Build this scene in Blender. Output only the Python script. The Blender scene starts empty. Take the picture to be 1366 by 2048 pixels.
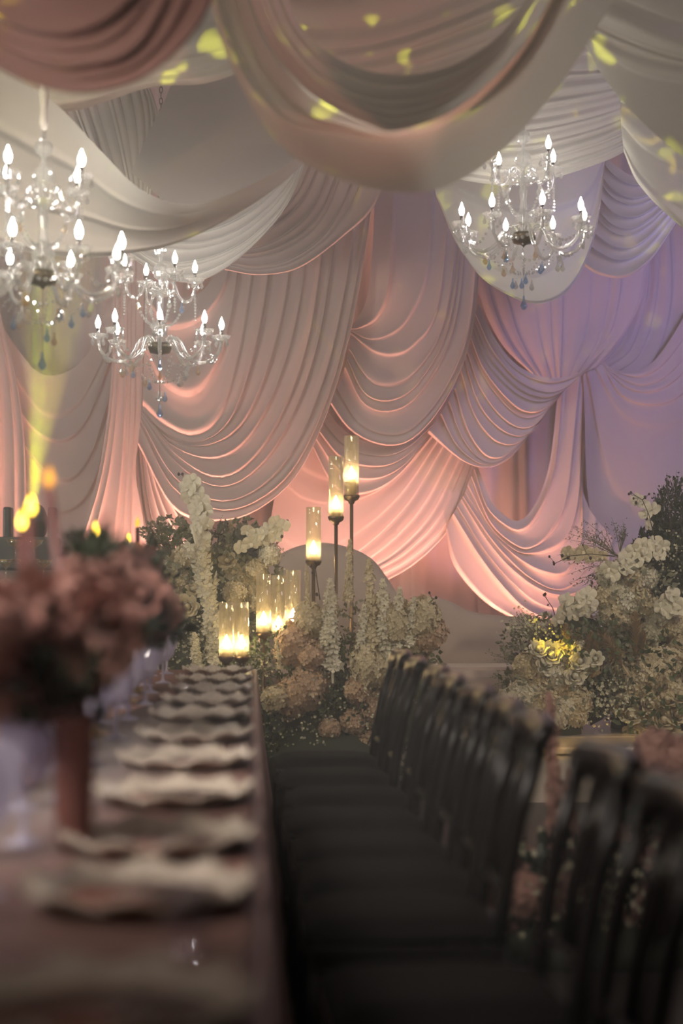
import bpy, math, random
import numpy as np
from mathutils import Vector, Matrix, Euler, Quaternion

PI = math.pi
SC = bpy.context.scene
COL = SC.collection

# ------------------------------------------------------------------ camera
F = 3365.0                      # focal length in pixels of the 1366 x 2048 frame
CAM = Vector((0.0, 0.0, 1.24))
yaw = math.atan2(178.0, F); pitch = math.atan2(126.0, F)
FWD = Vector((math.sin(yaw) * math.cos(pitch), math.cos(yaw) * math.cos(pitch), math.sin(pitch)))
RIGHT = FWD.cross(Vector((0, 0, 1))).normalized()
UP = RIGHT.cross(FWD).normalized()
cam_data = bpy.data.cameras.new('camera')
cam = bpy.data.objects.new('camera', cam_data); COL.objects.link(cam)
cam.location = CAM
cam.rotation_euler = FWD.to_track_quat('-Z', 'Y').to_euler()
cam_data.sensor_fit = 'VERTICAL'; cam_data.sensor_height = 36.0; cam_data.sensor_width = 24.0
cam_data.lens = F / 2048 * 36.0
cam_data.clip_start = 0.05; cam_data.clip_end = 100
cam_data.dof.use_dof = True
cam_data.dof.focus_distance = 10.2
cam_data.dof.aperture_fstop = 1.4
SC.camera = cam

def P(px, py, Y):
    """the world point that stands at depth plane y = Y where the photograph shows pixel (px, py)"""
    d = FWD + RIGHT * ((px - 683.0) / F) + UP * ((1024.0 - py) / F)
    return CAM + d * (Y / d.y)

# ------------------------------------------------------------------ world, exposure
w = bpy.data.worlds.new('world'); SC.world = w
w.use_nodes = True
w.node_tree.nodes['Background'].inputs[0].default_value = (0.02, 0.018, 0.018, 1)
w.node_tree.nodes['Background'].inputs[1].default_value = 1.0
SC.view_settings.view_transform = 'Standard'
SC.view_settings.look = 'None'
SC.view_settings.exposure = 0.3
SC.view_settings.gamma = 1.0
SC.view_settings.use_curve_mapping = False
SC.cycles.max_bounces = 6
SC.cycles.diffuse_bounces = 3
SC.cycles.glossy_bounces = 3
SC.cycles.transmission_bounces = 6
SC.cycles.transparent_max_bounces = 24
SC.cycles.volume_bounces = 0
SC.cycles.caustics_reflective = False
SC.cycles.caustics_refractive = False
SC.cycles.use_light_tree = False
SC.cycles.sample_clamp_indirect = 4.0
SC.cycles.sample_clamp_direct = 0.0

# ------------------------------------------------------------------ fill and wall lights
def aim(o, target):
    o.rotation_euler = (Vector(target) - o.location).to_track_quat('-Z', 'Y').to_euler()

def area(name, loc, target, power, color, sx, sy=None, spread=PI):
    l = bpy.data.lights.new(name, 'AREA'); l.energy = power; l.color = color
    l.shape = 'RECTANGLE'; l.size = sx; l.size_y = sy or sx; l.spread = spread
    o = bpy.data.objects.new(name, l); COL.objects.link(o); o.location = loc; aim(o, target); return o

def spot(name, loc, target, power, color, angle, blend=0.3, radius=0.04, gobo=None):
    l = bpy.data.lights.new(name, 'SPOT'); l.energy = power; l.color = color
    l.spot_size = math.radians(angle); l.spot_blend = blend; l.shadow_soft_size = radius
    o = bpy.data.objects.new(name, l); COL.objects.link(o); o.location = loc; aim(o, target)
    if gobo:
        l.use_nodes = True; nt = l.node_tree; em = nt.nodes['Emission']
        tc = nt.nodes.new('ShaderNodeTexCoord')
        vo = nt.nodes.new('ShaderNodeTexVoronoi'); vo.inputs['Scale'].default_value = gobo['scale']
        vo.inputs['Randomness'].default_value = 1.0
        nz = nt.nodes.new('ShaderNodeTexNoise'); nz.inputs['Scale'].default_value = gobo['scale'] * 0.8
        mixv = nt.nodes.new('ShaderNodeVectorMath'); mixv.operation = 'MULTIPLY_ADD'
        mp = nt.nodes.new('ShaderNodeMapping'); mp.inputs['Location'].default_value = gobo.get('loc', (0, 0, 0))
        nt.links.new(tc.outputs['Normal'], mp.inputs['Vector'])
        nt.links.new(mp.outputs[0], nz.inputs['Vector'])
        nt.links.new(nz.outputs['Color'], mixv.inputs[0]); mixv.inputs[1].default_value = (gobo['warp'],) * 3
        nt.links.new(mp.outputs[0], mixv.inputs[2])
        nt.links.new(mixv.outputs[0], vo.inputs['Vector'])
        mr = nt.nodes.new('ShaderNodeMapRange')
        mr.inputs['From Min'].default_value = gobo['t0']; mr.inputs['From Max'].default_value = gobo['t1']
        mr.inputs['To Min'].default_value = 1.0; mr.inputs['To Max'].default_value = 0.0
        nt.links.new(vo.outputs['Distance'], mr.inputs['Value'])
        nt.links.new(mr.outputs[0], em.inputs['Strength'])
    return o

# added soft fill, an unseen source high up behind the camera
area('hall_fill', (-1.5, -1.5, 5.6), (0.5, 9, 2.0), 50, (1.0, 0.84, 0.72), 5.0, 3.0)
area('table_fill', (-1.5, 2.4, 2.5), (-0.25, 4.2, 0.8), 25, (1.0, 0.88, 0.78), 0.9, 0.9, 1.7)  # added fill to brighten plates and table flowers, no lamp known there
# added fills brightening the draped wall from both sides, no lamps known there
spot('wall_fill', (-4.3, 6.6, 2.0), (0.2, 12.2, 2.5), 360, (1.0, 0.90, 0.82), 64, 0.7, 0.6)
area('wall_fill', (4.8, 7.0, 4.4), (0.3, 12.3, 2.2), 42, (0.9, 0.76, 0.92), 1.2, 1.2)
spot('flower_fill', (-3.6, 4.3, 4.6), (0.6, 10.0, 0.9), 560, (1.0, 0.87, 0.62), 40, 0.8, 0.15)  # this and the next are added fills to brighten the stage flowers
spot('flower_fill', (4.2, 4.4, 4.2), (1.9, 10.0, 1.0), 600, (1.0, 0.85, 0.58), 36, 0.8, 0.15)
spot('hall_wash', (-2.6, 3.6, 0.9), P(740, 270, 5.7), 330, (1.0, 0.95, 0.84), 25, 0.8, 0.2)
spot('aisle_fill', (3.4, 3.0, 3.2), (1.15, 5.5, 0.35), 90, (1.0, 0.85, 0.72), 34, 0.8, 0.2)  # added fill so the aisle flowers show between the chairs
# floor uplights washing the draped wall in salmon pink
PINK = (1.0, 0.40, 0.28)
for px, Y, tx, ty, pw in ((250, 11.58, 255, 760, 330), (455, 11.55, 500, 860, 100), (640, 11.7, 640, 860, 60), (800, 11.78, 770, 860, 115),
                          (930, 11.8, 960, 820, 100), (1060, 11.76, 1030, 880, 85), (860, 12.42, 850, 950, 12), (95, 11.85, 105, 850, 60)):
    b = P(px, 1330, Y)
    spot('uplight', (b.x, Y, 0.42), P(tx, ty, 12.1), pw, PINK, 95, 0.9, 0.08)
# violet wash on the far corner of the draped wall
spot('violet_wash', (4.6, 8.6, 4.6), P(1340, 850, 12.3), 300, (0.42, 0.34, 1.0), 50, 0.9, 0.25)
spot('violet_wash', (4.2, 8.0, 0.9), P(1330, 400, 11.0), 200, (0.30, 0.28, 1.0), 44, 0.9, 0.25)

# ------------------------------------------------------------------ materials
MATS = {}
def mat(name, color, rough=0.6, metal=0.0, sheen=0.0, var=0.0, vscale=8.0, bump=0.0, bscale=60.0, spec=0.5, trans=0.0, color2=None, coat=0.0):
    if name in MATS: return MATS[name]
    m = bpy.data.materials.new(name); m.use_nodes = True; nt = m.node_tree
    b = nt.nodes['Principled BSDF']
    b.inputs['Base Color'].default_value = (*color, 1)
    b.inputs['Roughness'].default_value = rough; b.inputs['Metallic'].default_value = metal
    b.inputs['Sheen Weight'].default_value = sheen; b.inputs['Specular IOR Level'].default_value = spec
    b.inputs['Coat Weight'].default_value = coat
    tc = nt.nodes.new('ShaderNodeTexCoord')
    if var > 0 or color2:
        n = nt.nodes.new('ShaderNodeTexNoise'); n.inputs['Scale'].default_value = vscale; n.inputs['Detail'].default_value = 3
        nt.links.new(tc.outputs['Object'], n.inputs['Vector'])
        r = nt.nodes.new('ShaderNodeValToRGB')
        c2 = color2 or tuple(c * (1 - var) for c in color)
        r.color_ramp.elements[0].position = 0.35; r.color_ramp.elements[0].color = (*c2, 1)
        r.color_ramp.elements[1].position = 0.65; r.color_ramp.elements[1].color = (*color, 1)
        nt.links.new(n.outputs['Fac'], r.inputs['Fac']); nt.links.new(r.outputs['Color'], b.inputs['Base Color'])
    if bump > 0:
        n2 = nt.nodes.new('ShaderNodeTexNoise'); n2.inputs['Scale'].default_value = bscale; n2.inputs['Detail'].default_value = 4
        nt.links.new(tc.outputs['Object'], n2.inputs['Vector'])
        bp = nt.nodes.new('ShaderNodeBump'); bp.inputs['Strength'].default_value = bump; bp.inputs['Distance'].default_value = 0.01
        nt.links.new(n2.outputs['Fac'], bp.inputs['Height']); nt.links.new(bp.outputs['Normal'], b.inputs['Normal'])
    if trans > 0:
        t = nt.nodes.new('ShaderNodeBsdfTranslucent'); t.inputs['Color'].default_value = (*color, 1)
        mx = nt.nodes.new('ShaderNodeMixShader'); mx.inputs[0].default_value = trans
        out = nt.nodes['Material Output']
        nt.links.new(b.outputs[0], mx.inputs[1]); nt.links.new(t.outputs[0], mx.inputs[2]); nt.links.new(mx.outputs[0], out.inputs['Surface'])
    MATS[name] = m; return m

def emit(name, color, strength):
    if name in MATS: return MATS[name]
    m = bpy.data.materials.new(name); m.use_nodes = True; nt = m.node_tree
    nt.nodes.remove(nt.nodes['Principled BSDF'])
    e = nt.nodes.new('ShaderNodeEmission'); e.inputs[0].default_value = (*color, 1); e.inputs[1].default_value = strength
    nt.links.new(e.outputs[0], nt.nodes['Material Output'].inputs['Surface'])
    MATS[name] = m; return m

def glassy(name, tint=(1, 1, 1), rough=0.03, base=0.12, edge=0.85, frost=0.0, frost_col=(1, 0.9, 0.75)):
    """thin clear glass: see-through face on, mirror-like towards its edges"""
    if name in MATS: return MATS[name]
    m = bpy.data.materials.new(name); m.use_nodes = True; nt = m.node_tree
    nt.nodes.remove(nt.nodes['Principled BSDF'])
    t = nt.nodes.new('ShaderNodeBsdfTransparent'); t.inputs[0].default_value = (*tint, 1)
    g = nt.nodes.new('ShaderNodeBsdfGlossy'); g.inputs['Roughness'].default_value = rough
    g.inputs['Color'].default_value = (1, 1, 1, 1)
    lw = nt.nodes.new('ShaderNodeLayerWeight'); lw.inputs['Blend'].default_value = 0.35
    mr = nt.nodes.new('ShaderNodeMapRange'); mr.inputs['To Min'].default_value = base; mr.inputs['To Max'].default_value = edge
    nt.links.new(lw.outputs['Facing'], mr.inputs['Value'])
    mx = nt.nodes.new('ShaderNodeMixShader'); nt.links.new(mr.outputs[0], mx.inputs[0])
    nt.links.new(t.outputs[0], mx.inputs[1]); nt.links.new(g.outputs[0], mx.inputs[2])
    last = mx
    if frost > 0:
        d = nt.nodes.new('ShaderNodeBsdfTranslucent'); d.inputs[0].default_value = (*frost_col, 1)
        d2 = nt.nodes.new('ShaderNodeBsdfDiffuse'); d2.inputs[0].default_value = (*frost_col, 1)
        ad = nt.nodes.new('ShaderNodeMixShader'); ad.inputs[0].default_value = 0.5
        nt.links.new(d.outputs[0], ad.inputs[1]); nt.links.new(d2.outputs[0], ad.inputs[2])
        m2 = nt.nodes.new('ShaderNodeMixShader'); m2.inputs[0].default_value = frost
        nt.links.new(mx.outputs[0], m2.inputs[1]); nt.links.new(ad.outputs[0], m2.inputs[2]); last = m2
    nt.links.new(last.outputs[0], nt.nodes['Material Output'].inputs['Surface'])
    MATS[name] = m; return m

# ------------------------------------------------------------------ mesh helpers
class MB:
    def __init__(s): s.v = []; s.f = []
    def add(s, vs, fs):
        o = len(s.v); s.v.extend([tuple(p) for p in vs]); s.f.extend([tuple(i + o for i in f) for f in fs]); return s
    def box(s, c, d, M=None):
        x, y, z = d[0] / 2, d[1] / 2, d[2] / 2
        vs = [Vector((sx * x, sy * y, sz * z)) for sx in (-1, 1) for sy in (-1, 1) for sz in (-1, 1)]
        vs = [(M @ p if M else p) + Vector(c) for p in vs]
        return s.add(vs, [(0, 1, 3, 2), (4, 6, 7, 5), (0, 4, 5, 1), (2, 3, 7, 6), (0, 2, 6, 4), (1, 5, 7, 3)])
    def lathe(s, prof, n=16, c=(0, 0, 0), axis=None):
        """prof: list of (radius, z)"""
        vs = []; c = Vector(c)
        q = Vector((0, 0, 1)).rotation_difference(Vector(axis).normalized()) if axis else None
        for r, z in prof:
            for k in range(n):
                p = Vector((r * math.cos(2 * PI * k / n), r * math.sin(2 * PI * k / n), z))
                vs.append((q @ p if q else p) + c)
        fs = [(i * n + k, i * n + (k + 1) % n, (i + 1) * n + (k + 1) % n, (i + 1) * n + k) for i in range(len(prof) - 1) for k in range(n)]
        if prof[0][0] > 1e-5: fs.append(tuple(range(n - 1, -1, -1)))
        if prof[-1][0] > 1e-5: fs.append(tuple((len(prof) - 1) * n + k for k in range(n)))
        return s.add(vs, fs)
    def tube(s, pts, rad, n=6, cap=True):
        pts = [Vector(p) for p in pts]; m = len(pts)
        rads = rad if isinstance(rad, (list, tuple)) else [rad] * m
        vs = []; ref = None
        for i, p in enumerate(pts):
            t = (pts[min(i + 1, m - 1)] - pts[max(i - 1, 0)]).normalized()
            if ref is None:
                a = Vector((0, 0, 1)) if abs(t.z) < 0.9 else Vector((1, 0, 0))
                ref = t.cross(a).normalized()
            else:
                ref = (ref - t * ref.dot(t)).normalized()
            b = t.cross(ref)
            for k in range(n):
                a = 2 * PI * k / n
                vs.append(p + (ref * math.cos(a) + b * math.sin(a)) * rads[i])
        fs = [(i * n + k, i * n + (k + 1) % n, (i + 1) * n + (k + 1) % n, (i + 1) * n + k) for i in range(m - 1) for k in range(n)]
        if cap: fs += [tuple(range(n - 1, -1, -1)), tuple((m - 1) * n + k for k in range(n))]
        return s.add(vs, fs)
    def ball(s, c, r, n=8, m=6, sz=1.0):
        prof = [(r * math.sin(PI * i / m), -r * sz * math.cos(PI * i / m)) for i in range(m + 1)]
        prof[0] = (0.0, prof[0][1]); prof[-1] = (0.0, prof[-1][1])
        return s.lathe(prof, n, c)
    def mesh(s, name, smooth=True):
        me = bpy.data.meshes.new(name); me.from_pydata(s.v, [], s.f); me.update()
        if smooth: me.polygons.foreach_set('use_smooth', [True] * len(me.polygons))
        return me
    def build(s, name, m, parent=None, smooth=True, bevel=0.0):
        return link(name, s.mesh(name, smooth), m, parent, bevel=bevel)

def link(name, me, m=None, parent=None, loc=None, rot=None, scale=None, bevel=0.0):
    if m is not None and not me.materials: me.materials.append(m)
    o = bpy.data.objects.new(name, me); COL.objects.link(o)
    if parent is not None: o.parent = parent
    if loc is not None: o.location = loc
    if rot is not None:
        if isinstance(rot, Quaternion): o.rotation_mode = 'QUATERNION'; o.rotation_quaternion = rot
        else: o.rotation_euler = rot
    if scale is not None: o.scale = (scale,) * 3 if isinstance(scale, (int, float)) else scale
    if bevel > 0:
        b = o.modifiers.new('bevel', 'BEVEL'); b.width = bevel; b.segments = 2; b.limit_method = 'ANGLE'
    return o

def tag(o, label=None, cat=None, group=None, kind=None):
    if label: o['label'] = label
    if cat: o['category'] = cat
    if group: o['group'] = group
    if kind: o['kind'] = kind
    return o

def empty(name, loc, label=None, cat=None, group=None, rz=0):
    o = bpy.data.objects.new(name, None); COL.objects.link(o); o.location = loc; o.rotation_euler = (0, 0, rz)
    o.empty_display_size = 0.1
    return tag(o, label, cat, group)

def copy_tree(o, parent=None):
    c = o.copy(); COL.objects.link(c)
    if parent is not None: c.parent = parent
    for ch in list(o.children): copy_tree(ch, c)
    return c

ORD = ['first', 'second', 'third', 'fourth', 'fifth', 'sixth', 'seventh', 'eighth', 'ninth', 'tenth', 'eleventh', 'twelfth', 'thirteenth', 'fourteenth']

# ------------------------------------------------------------------ the hall
M_floor = mat('floor_dark', (0.045, 0.036, 0.034), 0.45, var=0.3, vscale=2.0)
M_shell = mat('hall_wall', (0.20, 0.15, 0.13), 0.85, var=0.15, vscale=1.0)
M_ceil = mat('hall_ceiling', (0.16, 0.11, 0.09), 0.9, var=0.15, vscale=1.0)
M_stage = mat('stage_top_gloss', (0.42, 0.36, 0.31), 0.22, var=0.15, vscale=2.5)
M_stagef = mat('stage_face', (0.48, 0.42, 0.37), 0.6, var=0.1, vscale=3.0)

def slab(name, x0, x1, y0, y1, z0, z1, m):
    o = MB().box(((x0 + x1) / 2, (y0 + y1) / 2, (z0 + z1) / 2), (x1 - x0, y1 - y0, z1 - z0)).build(name, m, None, False)
    return tag(o, kind='structure')
CEIL = 6.6
slab('floor', -6.5, 6.5, -4, 13.2, -0.1, 0, M_floor)
slab('wall_back', -6.5, 6.5, 13.0, 13.2, 0, CEIL, M_shell)
slab('wall_left', -6.7, -6.5, -4, 13.2, 0, CEIL, M_shell)
slab('wall_right', 6.5, 6.7, -4, 13.2, 0, CEIL, M_shell)
slab('ceiling', -6.7, 6.7, -4, 13.2, CEIL, CEIL + 0.1, M_ceil)
STAGE = 0.30
st = empty('stage', (0, 9.75, 0)); tag(st, 'low cream stage platform in front of the draped wall', 'stage', kind='structure')
MB().box((0, 1.6, STAGE - 0.02), (12.6, 3.25, 0.04)).build('stage_top', M_stage, st, False, 0.01)
MB().box((0, 1.62, (STAGE - 0.04) / 2), (12.5, 3.2, STAGE - 0.04)).build('stage_face', M_stagef, st, False)
MB().box((3.75, -0.32, STAGE - 0.02), (4.95, 0.58, 0.04)).build('wing_top', M_stage, st, False, 0.01)
MB().box((3.76, -0.31, (STAGE - 0.04) / 2), (4.9, 0.56, STAGE - 0.04)).build('wing_face', M_stagef, st, False)

# ------------------------------------------------------------------ draped fabric
def crom(pts, n):
    """catmull-rom resample of a polyline to n points"""
    p = np.array(pts, float)
    if len(p) == 2: p = np.array([p[0], (p[0] + p[1]) / 2, p[1]])
    p = np.vstack([2 * p[0] - p[1], p, 2 * p[-1] - p[-2]])
    out = []
    for i in range(1, len(p) - 2):
        a, b, c, d = p[i - 1], p[i], p[i + 1], p[i + 2]
        for t in np.linspace(0, 1, 16, endpoint=False):
            out.append(0.5 * ((2 * b) + (c - a) * t + (2 * a - 5 * b + 4 * c - d) * t * t + (3 * b - a - 3 * c + d) * t ** 3))
    out.append(p[-2]); out = np.array(out)
    s = np.concatenate([[0], np.cumsum(np.linalg.norm(np.diff(out[:, :2], axis=0), axis=1) + 1e-6)])
    q = np.linspace(0, s[-1], n)
    return np.stack([np.interp(q, s, out[:, k]) for k in range(out.shape[1])], 1)

TS = np.array([0, .22, .42, .56, .66, .74, .80, .85, .89, .93, .965])
def fold_profile(t, soft):
    """cloth swells slowly out, then rolls back under sharply (soft = 0) or gently (soft = 1)"""
    sharp = (t / 0.85) ** 2.0 if t < 0.85 else 0.5 + 0.5 * math.cos(PI * (t - 0.85) / 0.15)
    gentle = 0.5 - 0.5 * math.cos(2 * PI * t)
    return sharp * (1 - soft) + gentle * soft

WALL = 'draped swags on the end wall'; CE = 'swags hung from the ceiling'
def swag(name, label, Y, guides, m, folds=1, amp=0.05, bulge=0.0, n=44, seed=0, cat='drape', group=None, minor=0.0, ylist=None, parent=None, soft=0.0, fade=0.35):
    rng = random.Random(seed)
    G = []
    for gi, g in enumerate(guides):
        dy = ylist[gi] if ylist else 0.0
        g = [(q[0], q[1], (q[2] if len(q) > 2 else 0.0) + dy) for q in g]
        G.append(crom(g, n))
    G = np.array(G); K = len(G)
    fl = folds if isinstance(folds, (list, tuple)) else [folds] * (K - 1)
    rows = []
    u = np.linspace(0, 1, n)
    wv = rng.uniform(0, 6)
    for k in range(K - 1):
        b = G[k]; c = G[k + 1]
        a = 2 * b - c if k == 0 else G[k - 1]
        d = 2 * c - b if k + 2 > K - 1 else G[k + 2]
        spacing = np.linalg.norm(c[:, :2] - b[:, :2], axis=1) * Y / F
        nf = max(1, fl[k])
        cuts = [0.0]
        for i in range(nf): cuts.append(cuts[-1] + rng.uniform(0.45, 1.6))
        cuts = [q / cuts[-1] for q in cuts]
        for i in range(nf):
            wd = cuts[i + 1] - cuts[i]
            A = np.minimum(amp * (0.72 if group == WALL else 0.9) * rng.uniform(0.55, 1.2), 0.6 * spacing * wd)
            A = A * (1 - fade * (0.5 + 0.5 * np.sin(u * rng.uniform(2.5, 6) + rng.uniform(0, 6.3))))
            if fl[k] == 0: A = A * 0.0
            ts = list(TS) + ([1.0] if (k == K - 2 and i == nf - 1) else [])
            for t in ts:
                v = cuts[i] + wd * t
                q = 0.5 * ((2 * b) + (c - a) * v + (2 * a - 5 * b + 4 * c - d) * v * v + (3 * b - a - 3 * c + d) * v ** 3)
                disp = A * fold_profile(t, soft) + minor * np.minimum(spacing, 0.3) * np.sin(v * 23 + wv + 2 * np.sin(u * 4 + wv))
                rows.append((q, disp))
    vs = []
    for q, disp in rows:
        for j in range(n):
            Yp = Y + q[j, 2] - disp[j] - bulge * math.sin(PI * u[j])
            p = P(q[j, 0], q[j, 1], Yp); vs.append((p.x, p.y, p.z))
    R = len(rows)
    fs = [(i * n + j, i * n + j + 1, (i + 1) * n + j + 1, (i + 1) * n + j) for i in range(R - 1) for j in range(n - 1)]
    me = bpy.data.meshes.new(name); me.from_pydata(vs, [], fs); me.update()
    me.polygons.foreach_set('use_smooth', [True] * len(me.polygons))
    o = link(name, me, m, parent)
    if label: tag(o, label, cat, group)
    return o

M_wallcloth = mat('chiffon_mauve', (0.64, 0.545, 0.525), 0.62, sheen=0.25, trans=0.12, bump=0.04, bscale=220)
M_backcloth = mat('chiffon_back', (0.66, 0.56, 0.54), 0.7, sheen=0.2, bump=0.04, bscale=220)
M_ceilcloth = mat('chiffon_cream', (0.74, 0.70, 0.63), 0.6, sheen=0.25, trans=0.15, bump=0.04, bscale=220)
M_shadecloth = mat('chiffon_shaded', (0.30, 0.155, 0.13), 0.6, sheen=0.25, trans=0.12, bump=0.04, bscale=220)  # same cloth in shadow: pink light and shade put into the colour
M_canopy = mat('chiffon_taupe', (0.54, 0.50, 0.45), 0.6, sheen=0.2, trans=0.15, bump=0.04, bscale=220)
M_whitecloth = mat('chiffon_white', (0.74, 0.72, 0.67), 0.6, sheen=0.25, trans=0.18, bump=0.04, bscale=220)

# plain pleated curtain hung straight behind all the swags
def curtain(name, label, x0, x1, z0, z1, Y, m, pleat=0.16, amp=0.035, seed=1):
    rng = random.Random(seed); n = int((x1 - x0) / pleat * 8); xs = np.linspace(x0, x1, n); vs = []; nz = 8
    ph = np.cumsum([2 * PI / 8 * rng.uniform(0.5, 1.5) for _ in xs])
    for i in range(nz):
        z = z0 + (z1 - z0) * i / (nz - 1)
        for j, x in enumerate(xs):
            vs.append((x + 0.02 * math.sin(ph[j] * 0.37 + z), Y - amp * (0.5 + 0.5 * math.sin(ph[j] + 0.15 * z)) , z))
    fs = [(i * n + j, i * n + j + 1, (i + 1) * n + j + 1, (i + 1) * n + j) for i in range(nz - 1) for j in range(n - 1)]
    me = bpy.data.meshes.new(name); me.from_pydata(vs, [], fs); me.update(); me.polygons.foreach_set('use_smooth', [True] * len(me.polygons))
    return tag(link(name, me, m), label, 'curtain')
curtain('backdrop_curtain', 'plain pleated mauve curtain hanging behind all the wall swags', -6.3, 6.3, STAGE + 0.005, CEIL - 0.05, 12.75, M_backcloth)

WALL = 'draped swags on the end wall'
swag('wall_swag', 'wall swag under the yellow beam beside the gathered salmon column', 12.35, [
    [(-60, 540), (30, 690), (90, 750), (165, 720), (228, 600)],
    [(-60, 600), (30, 760), (95, 837), (160, 810), (222, 690)],
    [(-60, 650), (40, 830), (112, 888), (172, 850), (226, 710)],
    [(-60, 700), (50, 900), (122, 968), (178, 925), (224, 790)],
    [(-60, 790), (50, 985), (112, 1030), (172, 1000), (222, 880)],
    [(-60, 900), (40, 1060), (110, 1100), (170, 1060), (215, 950)]], M_wallcloth, 1, 0.06, 0.05, seed=2, group=WALL)
swag('wall_drape_tail', 'straight dark drape tail at the picture edge beyond the coupe glasses', 12.2, [
    [(-120, 560), (-110, 800), (-120, 1000), (-130, 1406)],
    [(-60, 560), (-50, 800), (-60, 1000), (-60, 1406)],
    [(-30, 590), (0, 760), (5, 1000), (0, 1406)],
    [(0, 620), (40, 800), (52, 1000), (40, 1406)]], M_wallcloth, 2, 0.05, seed=3, group=WALL)
swag('gathered_column', 'bright salmon gathered drape column knotted behind the middle chandelier', 11.98, [
    [(228, 520), (222, 760), (196, 950), (150, 1090), (110, 1200), (60, 1412)],
    [(240, 520), (238, 760), (222, 930), (190, 1080), (165, 1230), (140, 1412)],
    [(256, 520), (254, 760), (246, 930), (232, 1090), (225, 1240), (215, 1412)],
    [(272, 520), (271, 800), (265, 935), (262, 1090), (262, 1240), (262, 1412)],
    [(290, 520), (286, 800), (272, 935), (290, 1040), (318, 1240), (330, 1412)]], M_wallcloth, [2, 1, 2, 1], 0.07, seed=4, group=WALL)
swag('fan_drape', 'fanned salmon drape spreading from the knot down to the orchids', 12.05, [
    [(286, 815), (306, 900), (352, 1000), (430, 1100), (560, 1250), (600, 1409)],
    [(284, 818), (297, 920), (332, 1030), (385, 1120), (440, 1240), (480, 1409)],
    [(280, 822), (287, 940), (306, 1050), (345, 1150), (370, 1250), (390, 1409)],
    [(270, 935), (277, 985), (289, 1065), (312, 1160), (320, 1250), (325, 1409)]], M_wallcloth, 2, 0.06, seed=5, group=WALL)
swag('wall_swag', 'largest wall swag, sweeping from the gathered column over the hurricane candles', 11.92, [
    [(292, 540), (340, 590), (400, 585), (440, 520), (452, 420)],
    [(291, 600), (335, 660), (405, 640), (455, 560), (470, 420)],
    [(288, 700), (330, 775), (392, 792), (445, 710), (476, 560), (488, 420)],
    [(285, 812), (330, 852), (388, 873), (442, 835), (480, 720), (508, 560), (520, 420)],
    [(285, 818), (340, 880), (412, 893), (480, 855), (535, 750), (575, 600), (592, 420)],
    [(284, 825), (352, 912), (432, 957), (502, 925), (572, 820), (625, 660), (662, 400)],
    [(280, 850), (345, 975), (432, 1020), (512, 1004), (592, 932), (662, 780), (707, 600), (740, 390)],
    [(276, 890), (350, 1020), (440, 1042), (522, 1016), (602, 938), (670, 782), (714, 600), (747, 390)]],
    M_wallcloth, [1, 1, 1, 2, 2, 3, 1], 0.07, 0.10, seed=6, group=WALL, minor=0.012)
swag('wall_swag', 'deep round wall swag hanging above the tallest hurricane candle', 12.06, [
    [(697, 652), (712, 640), (735, 590), (746, 480), (750, 370)],
    [(698, 659), (723, 657), (758, 635), (783, 570), (798, 370)],
    [(700, 662), (738, 681), (782, 675), (822, 641), (860, 550), (874, 370)],
    [(700, 668), (745, 706), (785, 716), (827, 698), (877, 620), (908, 370)],
    [(694, 720), (730, 790), (785, 803), (842, 762), (902, 640), (934, 380)],
    [(672, 780), (713, 845), (765, 872), (820, 865), (882, 798), (932, 690), (952, 560), (952, 380)],
    [(655, 800), (700, 860), (763, 890), (822, 880), (884, 812), (934, 705), (957, 565), (956, 380)]],
    M_wallcloth, [1, 1, 1, 2, 2, 1], 0.065, 0.08, seed=7, group=WALL, minor=0.01)
swag('wall_swag', 'narrow crescent folds tucked under the deep round swag', 12.17, [
    [(640, 800), (690, 862), (763, 892), (822, 880), (872, 832)],
    [(632, 830), (690, 895), (752, 914), (805, 903), (866, 852)],
    [(627, 850), (684, 918), (750, 935), (803, 920), (862, 866)],
    [(622, 865), (680, 945), (745, 960), (802, 936), (858, 874)],
    [(618, 880), (670, 975), (730, 988), (795, 952), (853, 880)]], M_wallcloth, 1, 0.055, 0.03, seed=8, group=WALL)
swag('wall_swag', 'diagonal smooth wall panel dropping behind the hurricane candles to the sofa', 12.3, [
    [(862, 855), (800, 905), (730, 930), (650, 895), (585, 840)],
    [(880, 878), (795, 1000), (690, 1085), (600, 1100), (540, 1060)],
    [(910, 900), (840, 1025), (745, 1115), (650, 1150), (580, 1140)],
    [(945, 925), (905, 1030), (858, 1088), (800, 1132), (730, 1165)],
    [(947, 932), (912, 1036), (868, 1094), (806, 1144), (730, 1180)]], M_wallcloth, [3, 2, 3, 1], 0.03, 0.02, soft=0.4, seed=9, group=WALL)
swag('drape_tail', 'pale pleated tail hanging behind the lower candles', 12.5, [
    [(560, 940), (556, 1040), (540, 1401)], [(590, 930), (612, 1050), (650, 1401)], [(640, 960), (680, 1080), (740, 1401)]],
    M_wallcloth, 4, 0.05, seed=10, group=WALL)
swag('wall_drape', 'violet upright pleats falling beneath the crystal chandelier with twelve lights at the far end', 12.32, [
    [(945, 480), (962, 600), (1005, 690), (1066, 750)],
    [(1000, 480), (1020, 600), (1045, 680), (1085, 756)],
    [(1060, 480), (1075, 600), (1085, 680), (1104, 758)],
    [(1125, 480), (1128, 600), (1126, 680), (1122, 758)],
    [(1190, 480), (1185, 600), (1170, 680), (1140, 753)],
    [(1250, 480), (1240, 600), (1215, 680), (1165, 746)],
    [(1300, 460), (1285, 590), (1252, 660), (1196, 732)]], M_wallcloth, [2, 1, 2, 1, 2, 1], 0.035, soft=0.5, seed=11, group=WALL)
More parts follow.
